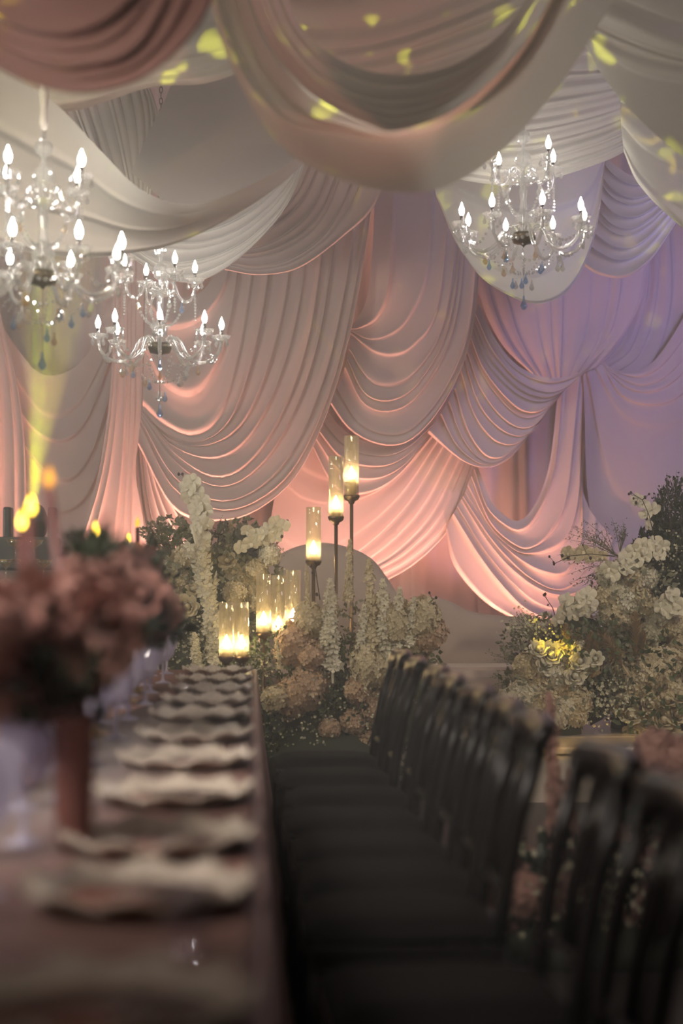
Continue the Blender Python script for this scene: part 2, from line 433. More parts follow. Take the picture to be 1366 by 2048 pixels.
swag('wall_swag', 'many-folded wall swag fanning from the point under the bag-shaped white swag', 12.12, [
    [(957, 606), (985, 668), (1025, 722), (1073, 750), (1120, 755), (1165, 742), (1215, 690)],
    [(955, 612), (983, 680), (1026, 735), (1076, 763), (1120, 765), (1165, 746), (1205, 705)],
    [(950, 630), (983, 700), (1033, 760), (1083, 786), (1124, 781), (1166, 748), (1190, 725)],
    [(945, 655), (973, 725), (1022, 780), (1064, 803), (1102, 800), (1140, 770), (1160, 750)],
    [(938, 685), (963, 745), (1003, 802), (1043, 835), (1082, 830), (1115, 795), (1140, 768)],
    [(928, 720), (953, 800), (985, 847), (1023, 872), (1058, 868), (1090, 830), (1118, 795)],
    [(908, 780), (933, 860), (965, 908), (995, 918), (1026, 900), (1058, 868), (1085, 830)],
    [(880, 830), (910, 888), (948, 922), (980, 930), (1010, 918), (1042, 892), (1072, 848)],
    [(855, 866), (898, 902), (933, 926), (968, 935), (1003, 927), (1038, 898), (1068, 855)]],
    M_wallcloth, [1, 1, 2, 2, 2, 2, 2, 1], 0.06, 0.05, seed=12, group=WALL)
swag('wall_drape', 'violet upright pleats in the far corner above the faint swag', 12.44, [
    [(1235, 400), (1262, 560), (1225, 680), (1196, 724)],
    [(1290, 400), (1300, 560), (1268, 690), (1214, 738)],
    [(1340, 400), (1345, 600), (1312, 720), (1262, 768)],
    [(1400, 400), (1402, 600), (1385, 720), (1335, 776)],
    [(1470, 400), (1470, 600), (1460, 720), (1440, 776)]], M_wallcloth, 2, 0.04, seed=17, soft=0.5, group=WALL)
swag('wall_swag', 'faint violet wall swag reaching out of the picture beside the corner flowers', 12.36, [
    [(1198, 718), (1235, 740), (1290, 735), (1340, 680), (1420, 540)],
    [(1200, 722), (1238, 756), (1290, 772), (1350, 740), (1440, 620)],
    [(1202, 726), (1240, 790), (1295, 812), (1360, 795), (1450, 700)],
    [(1190, 738), (1240, 830), (1300, 860), (1370, 850), (1460, 780)],
    [(1172, 745), (1215, 960), (1300, 1050), (1370, 1060), (1480, 1040)],
    [(1166, 752), (1185, 1050), (1280, 1250), (1370, 1300), (1500, 1300)]], M_wallcloth, [2, 2, 1, 1, 0], 0.035, 0.03, soft=0.4, seed=13, group=WALL)
swag('wall_swag', 'low wall swag with a bright crescent fold above the sofa arm', 12.24, [
    [(955, 930), (985, 1005), (1033, 1042), (1072, 1005), (1100, 920), (1118, 760)],
    [(948, 940), (973, 1015), (1010, 1052), (1043, 1063), (1075, 1032), (1110, 945), (1130, 760)],
    [(942, 955), (980, 1045), (1030, 1092), (1064, 1098), (1104, 1065), (1138, 990), (1163, 760)],
    [(930, 985), (983, 1065), (1033, 1115), (1083, 1146), (1130, 1150), (1164, 1090), (1166, 980)],
    [(922, 1000), (978, 1088), (1033, 1148), (1093, 1186), (1145, 1190), (1210, 1150), (1230, 1080)],
    [(914, 1015), (965, 1098), (1018, 1162), (1073, 1208), (1125, 1220), (1190, 1205), (1290, 1130)],
    [(905, 1030), (953, 1110), (1003, 1175), (1053, 1222), (1110, 1240), (1190, 1235), (1310, 1200)],
    [(892, 1060), (905, 1125), (945, 1180), (990, 1218), (1035, 1238), (1120, 1262), (1310, 1250)]],
    M_wallcloth, [1, 1, 2, 2, 1, 1, 1], 0.055, 0.05, seed=14, group=WALL)
swag('tied_curtain', 'violet curtain tied in at the waist beside the corner flowers', 12.46, [
    [(1160, 720), (1164, 880), (1165, 980), (1160, 1080), (1150, 1200), (1140, 1401)],
    [(1172, 720), (1169, 880), (1167, 980), (1185, 1070), (1205, 1200), (1210, 1401)],
    [(1195, 720), (1174, 880), (1169, 980), (1215, 1065), (1270, 1170), (1300, 1401)],
    [(1230, 720), (1184, 880), (1172, 975), (1235, 1060), (1320, 1140), (1380, 1401)]], M_wallcloth, 2, 0.04, seed=15, group=WALL, soft=0.5)

CE = 'swags hung from the ceiling'
# --- far ceiling swags
swag('ceiling_swag', 'mauve ceiling swag with soft round folds above the largest wall swag', 11.2, [
    [(330, 380), (420, 440), (500, 445), (570, 400), (612, 310)],
    [(380, 440), (450, 480), (520, 470), (600, 410), (650, 300)],
    [(420, 490), (490, 510), (570, 490), (640, 430), (690, 300)],
    [(440, 520), (510, 535), (590, 515), (665, 450), (735, 300)],
    [(450, 540), (520, 550), (600, 535), (690, 470), (750, 410), (790, 300)]], M_wallcloth, 2, 0.06, 0.1, seed=21, group=CE)
swag('ceiling_swag', 'pearly blue-white ceiling swag right behind the middle chandelier', 10.4, [
    [(240, 400), (310, 430), (400, 440), (500, 400), (585, 320), (615, 250)],
    [(245, 440), (320, 480), (410, 485), (500, 445), (585, 355), (620, 250)],
    [(250, 480), (325, 525), (410, 520), (500, 475), (580, 385), (624, 250)],
    [(262, 515), (330, 557), (400, 562), (480, 515), (560, 432), (604, 345), (630, 250)]], M_whitecloth, [2, 2, 3], 0.05, 0.12, seed=22, group=CE)
swag('ceiling_panel', 'flat taupe ceiling panel with a slanted edge above the white canopy', 9.15, [
    [(350, 60), (450, 60), (700, 60)],
    [(342, 165), (450, 180), (700, 220)],
    [(300, 260), (450, 290), (640, 285)],
    [(262, 345), (360, 415), (480, 390), (600, 325)]], M_ceilcloth, 1, 0.015, seed=23, soft=0.75, fade=0.8, group=CE)
swag('ceiling_panel', 'finely ruched ceiling panel between the white canopy and the taupe panel', 9.3, [
    [(90, 120), (150, 260), (200, 420)],
    [(140, 110), (190, 260), (240, 420)],
    [(200, 110), (240, 260), (270, 420)],
    [(260, 110), (290, 240), (285, 420)],
    [(280, 130), (318, 240), (300, 420)]], M_ceilcloth, 3, 0.028, seed=24, soft=0.75, fade=0.8, group=CE)
swag('ceiling_swag', 'bag-shaped white swag hanging behind the crystals of the chandelier beyond the rose-edged swag', 10.6, [
    [(870, 200), (960, 300), (1070, 320), (1170, 290), (1225, 200)],
    [(866, 330), (930, 400), (1060, 430), (1170, 400), (1222, 280)],
    [(872, 390), (930, 500), (1060, 560), (1160, 480), (1216, 300)],
    [(878, 400), (945, 535), (1020, 592), (1085, 607), (1145, 572), (1190, 470), (1212, 320)]], M_whitecloth, [1, 1, 1], 0.04, 0.25, seed=25, group=CE)
swag('ceiling_swag', 'finely pleated grey ceiling swag curving above the far chandelier', 9.7, [
    [(960, 60), (1100, 60), (1200, 80), (1330, 100)],
    [(900, 180), (1040, 200), (1200, 180), (1335, 150)],
    [(860, 270), (1020, 290), (1180, 260), (1330, 200)],
    [(860, 350), (1030, 370), (1190, 330), (1280, 285), (1325, 245)]], M_ceilcloth, [5, 5, 5], 0.05, 0.1, seed=26, soft=0.75, fade=0.8, group=CE)
swag('ceiling_swag', 'violet-lit ceiling swag with parallel crescent folds by the corner', 11.0, [
    [(1175, 250), (1230, 330), (1300, 350), (1400, 260)],
    [(1178, 330), (1230, 400), (1300, 400), (1410, 290)],
    [(1176, 420), (1235, 470), (1300, 450), (1420, 320)],
    [(1165, 530), (1200, 550), (1250, 555), (1300, 522), (1350, 450), (1430, 330)]], M_whitecloth, [3, 3, 3], 0.05, 0.15, seed=27, group=CE)
swag('ceiling_swag', 'pale ceiling swag flecked with yellow light at the corner of the hall', 9.0, [
    [(1240, 180), (1300, 200), (1420, 220), (1520, 180)],
    [(1242, 250), (1300, 310), (1400, 350), (1520, 300)],
    [(1248, 305), (1275, 365), (1330, 425), (1400, 470), (1520, 440)]], M_ceilcloth, [2, 2], 0.04, 0.1, seed=28, soft=0.75, fade=0.8, group=CE)
# --- canopy behind the near chandelier
swag('ceiling_swag', 'broad cream canopy swag hanging around the nearer chandelier', 8.3, [
    [(-260, 40), (-60, 110), (40, 160), (120, 215), (200, 300), (290, 385), (390, 408), (500, 370), (600, 310), (680, 220)],
    [(-260, 180), (-40, 260), (60, 310), (150, 350), (240, 410), (330, 435), (420, 420), (520, 375), (606, 318), (684, 220)],
    [(-260, 300), (-40, 380), (60, 420), (160, 440), (260, 465), (350, 460), (440, 425), (530, 382), (608, 322), (686, 222)],
    [(-260, 400), (-60, 470), (60, 505), (170, 515), (270, 505), (350, 488), (435, 450), (530, 392), (608, 326), (688, 224)]],
    M_canopy, [1, 1, 1], 0.06, 0.35, seed=29, group=CE, ylist=[-0.5, -0.2, 0.0, 0.1], minor=0.015)
swag('ceiling_drape', 'grey-beige ceiling length stretched across above the taupe panel', 7.9, [
    [(-100, -160), (300, -120), (640, -150), (1000, -220)],
    [(-100, 0), (200, 40), (480, 20), (800, -40)],
    [(-80, 120), (150, 140), (420, 110), (700, 10)],
    [(-60, 190), (120, 225), (300, 175), (420, 165), (560, 110), (700, 50)]], M_ceilcloth, [2, 1, 2], 0.06, seed=30, soft=0.75, fade=0.8, group=CE)
swag('ceiling_drape', 'taut grey ceiling length with long folds showing inside the rose-edged swag', 7.4, [
    [(400, -260), (700, -200), (1000, -300), (1300, -420)],
    [(430, -100), (650, -40), (900, -120), (1250, -260)],
    [(470, 20), (650, 60), (850, 20), (1150, -110)],
    [(505, 110), (660, 130), (850, 90), (1120, -20)],
    [(545, 200), (680, 190), (900, 150), (1160, 60)]], M_ceilcloth, [2, 1, 2, 2], 0.055, seed=31, soft=0.75, fade=0.8, group=CE)
swag('ceiling_swag', 'wide grey ceiling swag with gathered folds at the upper corner beside the rose-edged swag', 7.0, [
    [(1060, -180), (1200, -120), (1400, -60), (1600, -40)],
    [(1090, -70), (1220, -10), (1380, 50), (1600, 80)],
    [(1120, 10), (1230, 70), (1380, 120), (1600, 140)],
    [(1150, 60), (1220, 120), (1330, 165), (1600, 190)],
    [(1178, 100), (1215, 165), (1280, 240), (1366, 312), (1450, 350), (1600, 370)]], M_ceilcloth, [2, 1, 2, 0], 0.06, 0.1, seed=32, soft=0.75, fade=0.8, group=CE)
# --- the near swag over the table
swag('ceiling_swag', 'great rose-edged ceiling swag hanging lowest over the table end', 5.7, [
    [(560, -60), (600, 50), (690, 125), (800, 150), (910, 128), (1010, 60), (1090, -60)],
    [(520, -60), (565, 60), (650, 160), (770, 205), (900, 180), (1020, 90), (1110, -60)],
    [(480, -60), (530, 80), (620, 190), (740, 252), (800, 262), (920, 215), (1040, 100), (1130, -60)],
    [(425, -60), (480, 110), (570, 235), (680, 262), (800, 272), (940, 225), (1060, 100), (1150, -60)],
    [(408, -60), (470, 135), (560, 270), (660, 335), (790, 350), (940, 290), (1080, 130), (1180, -60)],
    [(404, -60), (465, 140), (555, 285), (650, 348), (770, 382), (880, 377), (985, 318), (1085, 215), (1165, 105), (1260, -60)]],
    M_ceilcloth, [2, 3, 2, 0, 0], 0.05, 0.3, n=60, seed=33, group=CE, ylist=[0.5, 0.35, 0.1, 0.15, 0.05, -0.05])
swag('ceiling_swag', 'ceiling swag, rosy shadow put into its colour, at the upper corner above the nearer chandelier', 4.3, [
    [(-160, -160), (60, -40), (200, -60), (330, -160)],
    [(-160, -60), (60, 70), (230, 40), (380, -160)],
    [(-160, 0), (40, 120), (170, 135), (290, 80), (410, -160)],
    [(-160, 50), (20, 150), (100, 178), (185, 186), (280, 160), (370, 88), (425, 0), (470, -160)]], M_shadecloth, [1, 2, 2], 0.05, 0.15, seed=34, group=CE)

# ------------------------------------------------------------------ long table
TZ = 0.76
M_cloth = mat('table_cloth_rose', (0.29, 0.135, 0.105), 0.5, sheen=0.1, var=0.12, vscale=5, bump=0.06, bscale=120)
M_blackwood = mat('black_lacquer', (0.010, 0.009, 0.009), 0.3, spec=0.25)
M_velvet = mat('black_velvet', (0.007, 0.0065, 0.0065), 0.9, sheen=0.0, spec=0.12, bump=0.1, bscale=200)
TX0, TX1, TY0, TY1 = -1.28, 0.015, 0.9, 8.62
tb = empty('banquet_table', ((TX0 + TX1) / 2, (TY0 + TY1) / 2, 0), 'long banquet table under the dusky rose cloth', 'table')
LX, LY = (TX1 - TX0) - 0.04, (TY1 - TY0) - 0.04
MB().box((0, 0, TZ - 0.025), (LX, LY, 0.03)).build('tabletop', M_blackwood, tb, False)
for sx in (-1, 1):
    for k in range(4):
        MB().box((sx * (LX / 2 - 0.08), -LY / 2 + 0.15 + k * (LY - 0.3) / 3, (TZ - 0.04) / 2), (0.05, 0.05, TZ - 0.04)).build('leg', M_blackwood, tb, False)

def table_cloth():
    rng = random.Random(5); per = []
    step = 0.05
    def run(ax, a, b, fix):
        n = max(2, int(abs(b - a) / step)); out = []
        for i in range(n): out.append((a + (b - a) * i / n, fix) if ax == 'x' else (fix, a + (b - a) * i / n))
        return out
    per = run('y', TY0, TY1, TX1) + run('x', TX1, TX0, TY1) + run('y', TY1, TY0, TX0) + run('x', TX0, TX1, TY0)
    N = len(per); c = ((TX0 + TX1) / 2, (TY0 + TY1) / 2)
    rings = [(-0.02, TZ), (0.002, TZ - 0.002), (0.010, TZ - 0.012), (0.016, TZ - 0.05), (0.03, 0.5), (0.055, 0.25), (0.085, 0.012)]
    vs = []
    for off, z in rings:
        k = max(0.0, (TZ - 0.05 - z) / TZ)
        for i, (x, y) in enumerate(per):
            nx = 1 if abs(x - TX1) < 1e-6 else (-1 if abs(x - TX0) < 1e-6 else 0)
            ny = 1 if abs(y - TY1) < 1e-6 else (-1 if abs(y - TY0) < 1e-6 else 0)
            wv = 0.022 * k * (math.sin(i * 0.55 + 1.5 * math.sin(i * 0.13)) + 0.5 * math.sin(i * 1.1 + 2))
            vs.append((x + nx * (off + wv), y + ny * (off + wv), z))
    fs = [(r * N + i, r * N + (i + 1) % N, (r + 1) * N + (i + 1) % N, (r + 1) * N + i) for r in range(len(rings) - 1) for i in range(N)]
    fs.append(tuple(range(N)))
    me = bpy.data.meshes.new('tablecloth'); me.from_pydata(vs, [], fs); me.update(); me.polygons.foreach_set('use_smooth', [True] * len(me.polygons))
    o = link('tablecloth', me, M_cloth)
    tag(o, 'dusky rose cloth covering the long table down to the floor', 'tablecloth')
table_cloth()

# ------------------------------------------------------------------ place settings
M_pearl = mat('pearl_rim', (0.62, 0.54, 0.45), 0.3, var=0.25, vscale=40, coat=0.3)
M_rosegloss = mat('rose_glaze', (0.28, 0.11, 0.085), 0.5, var=0.2, vscale=12)
def ring_mesh(prof, n=72, waves=12, wr=0.0, wz=0.0):
    mb = MB(); vs = []
    for r, z, k in prof:
        for i in range(n):
            a = 2 * PI * i / n; c = math.cos(waves * a)
            rr = r * (1 + wr * k * c); vs.append((rr * math.cos(a), rr * math.sin(a), z + wz * k * c))
    fs = [(j * n + i, j * n + (i + 1) % n, (j + 1) * n + (i + 1) % n, (j + 1) * n + i) for j in range(len(prof) - 1) for i in range(n)]
    return mb.add(vs, fs)
rim_me = ring_mesh([(0.128, 0.008, 0), (0.137, 0.014, 0.3), (0.150, 0.024, 0.8), (0.162, 0.032, 1), (0.169, 0.032, 1), (0.170, 0.027, 1), (0.158, 0.020, 1), (0.135, 0.008, 0.4), (0.105, 0.0, 0)], waves=10, wr=0.03, wz=0.007).mesh('rim')
well_me = MB().lathe([(0.0, 0.0035), (0.09, 0.0035), (0.115, 0.006), (0.130, 0.010)], 40).mesh('well')
beadm = MB()
for i in range(48):
    a = 2 * PI * i / 48; r = 0.1665 * (1 + 0.03 * math.cos(10 * a)); beadm.ball((r * math.cos(a), r * math.sin(a), 0.0335 + 0.007 * math.cos(10 * a)), 0.0048, 6, 4)
bead_me = beadm.mesh('bead_edge')
PLATE_Y = [1.80, 2.46, 2.95, 3.56, 4.22, 4.88, 5.55, 6.20, 6.80, 7.42, 8.12]
for i, y in enumerate(PLATE_Y):
    lab = ('large cream scalloped charger plate at the near end of the table' if i == 0 else
           'cream scalloped charger plate at the far end of the table' if i == len(PLATE_Y) - 1 else
           f'cream scalloped charger plate, {ORD[i]} along the table from its near end')
    e = empty('charger_plate', (-0.165, y + 0.03, TZ + 0.0005), lab, 'plate', 'charger plates along the table', rz=0.3 * i)
    link('rim', rim_me, M_pearl, e); link('well', well_me, M_rosegloss, e); tag(link('bead_edge', bead_me, M_pearl, e), kind='stuff')

M_crystal = glassy('cut_crystal', (0.90, 0.90, 1.0), 0.06, 0.15, 0.8, 0.65, (0.86, 0.82, 1.0))
M_clear = glassy('clear_glass', (0.97, 0.97, 1.0), 0.02, 0.05, 0.7)
def goblet_parts(h, rb, n=14):
    foot = MB().lathe([(0.0, 0.0), (0.036, 0.0), (0.034, 0.004), (0.010, 0.010), (0.006, 0.02), (0.0055, h * 0.34), (0.009, h * 0.40), (0.006, h * 0.44)], n).mesh('foot')
    bowl = MB(); m = 9; vs = []
    prof = [(0.006, h * 0.42), (rb * 0.6, h * 0.47), (rb * 0.9, h * 0.56), (rb, h * 0.68), (rb * 1.0, h * 0.80), (rb * 0.97, h * 0.9), (rb * 0.95, h)]
    for j, (r, z) in enumerate(prof):      # twisted facets cut into the bowl
        for k in range(n * 2):
            a = 2 * PI * k / (n * 2) + j * 0.11
            rr = r * (1 + (0.045 if k % 2 else -0.02) * (1 if 0 < j < len(prof) - 2 else 0.0)); vs.append((rr * math.cos(a), rr * math.sin(a), z))
    N = n * 2
    fs = [(j * N + k, j * N + (k + 1) % N, (j + 1) * N + (k + 1) % N, (j + 1) * N + k) for j in range(len(prof) - 1) for k in range(N)]
    bowl = bowl.add(vs, fs).mesh('bowl', False)
    return foot, bowl
gob = goblet_parts(0.225, 0.050); win = goblet_parts(0.18, 0.042)
for i, y in enumerate(PLATE_Y):
    for kind, (ft, bw), gx, gy, nm in (('goblet', gob, -0.405, 0.10, 'tall'), ('goblet', win, -0.475, -0.06, 'short')):
        end = 'at the near end of the table' if i == 0 else 'at the far end of the table' if i == 10 else f'beside the {ORD[i]} plate from the near end'
        e = empty('crystal_goblet', (gx + 0.01 * math.sin(i * 3), y + gy, TZ + 0.0005), f'{nm} lavender cut-crystal goblet {end}', 'goblet', 'crystal goblets along the table', rz=i)
        link('foot', ft, M_crystal, e); link('bowl', bw, M_crystal, e)
tum = empty('tumbler', (-0.085, 2.16, TZ + 0.0005), 'small clear glass tumbler standing just behind the nearest charger plate', 'glass')
MB().lathe([(0.026, 0.0), (0.030, 0.06), (0.033, 0.085), (0.031, 0.085), (0.028, 0.06), (0.023, 0.008), (0.0, 0.008)], 10).build('bowl', M_clear, tum, False)
MB().lathe([(0.0, 0.0), (0.026, 0.0), (0.027, 0.006), (0.0, 0.0065)], 10).build('foot', M_clear, tum, False)

# ------------------------------------------------------------------ black chairs along the table
def make_chair():
    e = empty('dining_chair', (0, 0, 0))
    # faces -x ; seat front edge at x = -0.22, back at x = +0.22
    cu = MB(); vs = []; nx, ny = 11, 11
    for zt in (1, 0):
        for i in range(nx):
            for j in range(ny):
                a = -1 + 2 * i / (nx - 1); b = -1 + 2 * j / (ny - 1)
                ee = (1 - abs(a) ** 5) * (1 - abs(b) ** 5)
                wd = 0.215 - 0.02 * (a + 1) / 2
                vs.append((a * 0.22, b * wd, 0.462 + (0.038 * ee ** 0.6 if zt else -0.024 * ee ** 0.5)))
    N = nx * ny
    fs = [(i * ny + j, (i + 1) * ny + j, (i + 1) * ny + j + 1, i * ny + j + 1) for i in range(nx - 1) for j in range(ny - 1)]
    fs += [tuple(N + q for q in reversed(f)) for f in list(fs)]
    for i in range(nx - 1):
        for j in (0, ny - 1): fs.append((i * ny + j, (i + 1) * ny + j, N + (i + 1) * ny + j, N + i * ny + j))
    for j in range(ny - 1):
        for i in (0, nx - 1): fs.append((i * ny + j, i * ny + j + 1, N + i * ny + j + 1, N + i * ny + j))
    cu.add(vs, fs).build('seat_cushion', M_velvet, e)
    fr = MB()
    fr.box((0, 0.19, 0.42), (0.42, 0.025, 0.05)); fr.box((0, -0.19, 0.42), (0.42, 0.025, 0.05))
    fr.box((-0.205, 0, 0.42), (0.025, 0.39, 0.05)); fr.box((0.205, 0, 0.42), (0.025, 0.37, 0.05))
    fr.build('seat_frame', M_blackwood, e, False, 0.005)
    for s in (-1, 1):
        MB().tube([(-0.195, s * 0.185, 0.43), (-0.20, s * 0.187, 0.2), (-0.205, s * 0.19, 0.0)], [0.020, 0.017, 0.013], 8).build('leg', M_blackwood, e)
        MB().tube([(0.205, s * 0.18, 0.43), (0.225, s * 0.185, 0.2), (0.26, s * 0.19, 0.0)], [0.020, 0.017, 0.014], 8).build('leg', M_blackwood, e)
        MB().tube([(0.205, s * 0.165, 0.40), (0.222, s * 0.168, 0.55), (0.255, s * 0.172, 0.72), (0.305, s * 0.176, 0.885)], [0.021, 0.020, 0.019, 0.018], 8).build('back_post', M_blackwood, e)
        MB().tube([(-0.197, s * 0.186, 0.16), (0.232, s * 0.186, 0.16)], 0.009, 6).build('stretcher', M_blackwood, e)
    # crest rail: a bowed thick board with small ears
    prof = []
    rl = MB(); vs = []; m = 21
    for j in range(m):
        b = -1 + 2 * j / (m - 1); y = b * 0.200
        bow = 0.022 * (1 - b * b)
        top = 0.905 + 0.022 * (1 - b * b) + 0.012 * math.exp(-((abs(b) - 0.9) / 0.12) ** 2)
        bot = 0.838 + 0.028 * abs(math.sin(b * PI * 1.5)) * 0.8
        for dx, z in ((-0.016, bot), (0.016, bot + 0.004), (0.026, top - 0.012), (0.012, top), (-0.010, top), (-0.018, top - 0.012)):
            vs.append((0.292 + bow + dx + (z - 0.86) * 0.28, y, z))
    fs = [(j * 6 + k, j * 6 + (k + 1) % 6, (j + 1) * 6 + (k + 1) % 6, (j + 1) * 6 + k) for j in range(m - 1) for k in range(6)]
    fs += [tuple(range(5, -1, -1)), tuple((m - 1) * 6 + k for k in range(6))]
    rl.add(vs, fs).build('crest_rail', M_blackwood, e)
    MB().tube([(0.224, -0.17, 0.545), (0.230, 0, 0.545), (0.224, 0.17, 0.545)], 0.014, 6).build('lower_rail', M_blackwood, e)
    for s in (-0.6, 0.6):               # two splats that fan out upwards
        MB().tube([(0.228, s * 0.045, 0.545), (0.245, s * 0.055, 0.66), (0.275, s * 0.075, 0.76), (0.308, s * 0.10, 0.85)], [0.012, 0.011, 0.013, 0.018], 6).build('splat', M_blackwood, e)
    MB().tube([(-0.197, -0.18, 0.2), (-0.197, 0.18, 0.2)], 0.009, 6).build('stretcher', M_blackwood, e)
    return e
CH = make_chair()
CHAIR_Y = [2.56, 3.10, 3.82, 4.30, 4.78, 5.30, 5.85, 6.42, 7.02]
for i, y in enumerate(CHAIR_Y):
    o = CH if i == 0 else copy_tree(CH)
    o.location = (0.345 - 0.004 * i + 0.010 * math.sin(i * 2.3), y, 0); o.rotation_euler = (0, 0, 0.03 * math.sin(i * 1.7))
    lab = ('black fan-back dining chair cut by the picture edge at the near end of the row' if i == 0 else
           'black fan-back dining chair at the far end of the row, against the flowers' if i == len(CHAIR_Y) - 1 else
           f'black fan-back dining chair, {ORD[i]} from the near end of the row')
    tag(o, lab, 'chair', 'black chairs along the table')

# ------------------------------------------------------------------ flower kit
def frame(nv):
    nv = Vector(nv).normalized(); a = Vector((0, 0, 1)) if abs(nv.z) < 0.9 else Vector((1, 0, 0))
    x = nv.cross(a).normalized(); return x, nv.cross(x), nv
def floret(mb, c, nv, s, rng, petals=4, cup=0.25):
    x, y, z = frame(nv); c = Vector(c); a0 = rng.uniform(0, 6.3)
    for k in range(petals):
        a = a0 + 2 * PI * k / petals; d = x * math.cos(a) + y * math.sin(a); t = y * math.cos(a) - x * math.sin(a)
        w = s * (1.75 / petals)
        mb.add([c, c + d * s * 0.6 + t * w + z * s * cup * 0.7, c + d * s * 1.05 + z * s * cup * rng.uniform(0.3, 1.4), c + d * s * 0.6 - t * w + z * s * cup * 0.7], [(0, 1, 2, 3)])
def hydrangea(seed, florets=130, long=1.0, fs=0.15):
    rng = random.Random(seed); mb = MB()
    mb.ball((0, 0, 0), 0.34, 8, 6, long)
    for i in range(florets):
        z = 1 - 2 * (i + 0.5) / florets; r = math.sqrt(1 - z * z); a = i * 2.39996
        nv = Vector((r * math.cos(a), r * math.sin(a), z)); q = rng.uniform(0.40, 0.5)
        floret(mb, (nv.x * q, nv.y * q, nv.z * q * long), nv + Vector((rng.gauss(0, .25), rng.gauss(0, .25), rng.gauss(0, .25))), fs * rng.uniform(0.75, 1.1), rng)
    return mb.mesh('hydrangea', False)
def petal(mb, base, out, up, w, h, curl, n=4):
    """a cupped petal: OUT is the way it faces, UP the way it grows"""
    base = Vector(base); out = Vector(out).normalized(); up = Vector(up).normalized(); side = up.cross(out).normalized(); vs = []
    for i in range(n + 1):
        t = i / n; ww = w * math.sin(PI * (0.12 + 0.72 * t)) ** 0.7
        for j in range(-2, 3):
            s = j / 2
            vs.append(base + up * h * t * (1 - 0.1 * s * s) + side * ww * s - out * (0.35 * w * s * s * (1 - 0.4 * t)) + out * (curl * h * t ** 2.2))
    mb.add(vs, [(i * 5 + j, i * 5 + j + 1, (i + 1) * 5 + j + 1, (i + 1) * 5 + j) for i in range(n) for j in range(4)])
def rose(seed):
    rng = random.Random(seed); mb = MB(); mb.ball((0, 0, 0.06), 0.17, 8, 6, 1.1)
    for k in range(5):
        a = k * 2.4; d = Vector((math.cos(a), math.sin(a), 0)); petal(mb, d * 0.10 + Vector((0, 0, 0.0)), d, Vector((0, 0, 1)) - d * 0.35, 0.13, 0.26, 0.0)
    for ring, (cnt, r0, h, w, curl) in enumerate(((3, 0.05, 0.42, 0.15, -0.15), (4, 0.10, 0.46, 0.20, 0.0), (5, 0.17, 0.48, 0.24, 0.12), (6, 0.22, 0.44, 0.26, 0.38), (7, 0.24, 0.36, 0.27, 0.75))):
        for k in range(cnt):
            a = 2 * PI * k / cnt + ring * 0.7 + rng.uniform(-.15, .15); d = Vector((math.cos(a), math.sin(a), 0))
            petal(mb, d * r0 * 0.7 + Vector((0, 0, -0.22)), d, Vector((0, 0, 1)) + d * (0.12 + 0.12 * ring), w, h * rng.uniform(.92, 1.08), curl)
    return mb.mesh('rose')
def orchid(seed):
    rng = random.Random(seed); mb = MB()
    for a, w, h in ((0.25, 0.30, 0.50), (PI - 0.25, 0.30, 0.50), (PI / 2, 0.2, 0.48), (-PI / 2 + 0.75, 0.19, 0.46), (-PI / 2 - 0.75, 0.19, 0.46)):
        d = Vector((math.cos(a), math.sin(a), 0.12)); petal(mb, d * 0.02, Vector((0, 0, 1)), d, w, h, rng.uniform(-0.05, 0.15))
    petal(mb, (0, -0.02, 0.03), (0, -0.4, 1), (0, -0.6, 0.8), 0.09, 0.22, 0.3)
    return mb.mesh('bloom')
def spike(seed, n=105, r=0.075):
    """a dense spike of small blossoms, one unit tall along z"""
    rng = random.Random(seed); mb = MB(); mb.tube([(0, 0, -0.15), (0, 0, 0.5), (0, 0, 0.98)], [0.012, 0.01, 0.004], 5)
    for i in range(n):
        t = (i + rng.random()) / n; a = i * 2.39996; rr = r * (1 - 0.6 * t ** 2.2) * rng.uniform(0.35, 1.25) * (0.75 + 0.25 * math.sin(t * 17 + seed))
        nv = Vector((math.cos(a), math.sin(a), 0.35)); floret(mb, (rr * nv.x, rr * nv.y, t + rng.uniform(-.01, .01)), nv, 0.056 * (1.1 - 0.55 * t) * rng.uniform(.7, 1.3), rng, 5)
    return mb.mesh('flower_spike', False)
def plume(seed, n=420):
    """a feathery grass plume, one unit tall along z"""
    rng = random.Random(seed); mb = MB(); mb.tube([(0, 0, -0.3), (0, 0, 0.9)], [0.012, 0.006], 5)
    for i in range(n):
        t = i / n; a = rng.uniform(0, 2 * PI); L = 0.20 * (math.sin(PI * (0.08 + 0.86 * t)) ** 0.8) * rng.uniform(.7, 1.2)
        d = Vector((math.cos(a), math.sin(a), rng.uniform(0.9, 1.8))).normalized(); s = d.cross(Vector((0, 0, 1))).normalized() * 0.012
        b = Vector((0, 0, t * 0.88)); e = b + d * L
        mb.add([b - s * .4, b + d * L * .5 - s, e, b + d * L * .5 + s], [(0, 1, 2, 3)])
    return mb.mesh('plume', False)
def leaf_quad(mb, c, d, nv, L, W):
    d = Vector(d).normalized(); s = d.cross(Vector(nv)).normalized(); c = Vector(c); k = Vector(nv).normalized() * L * 0.12
    mb.add([c, c + d * L * .45 + s * W - k, c + d * L, c + d * L * .45 - s * W - k, c + d * L * 0.5], [(0, 1, 4), (1, 2, 4), (2, 3, 4), (3, 0, 4)])

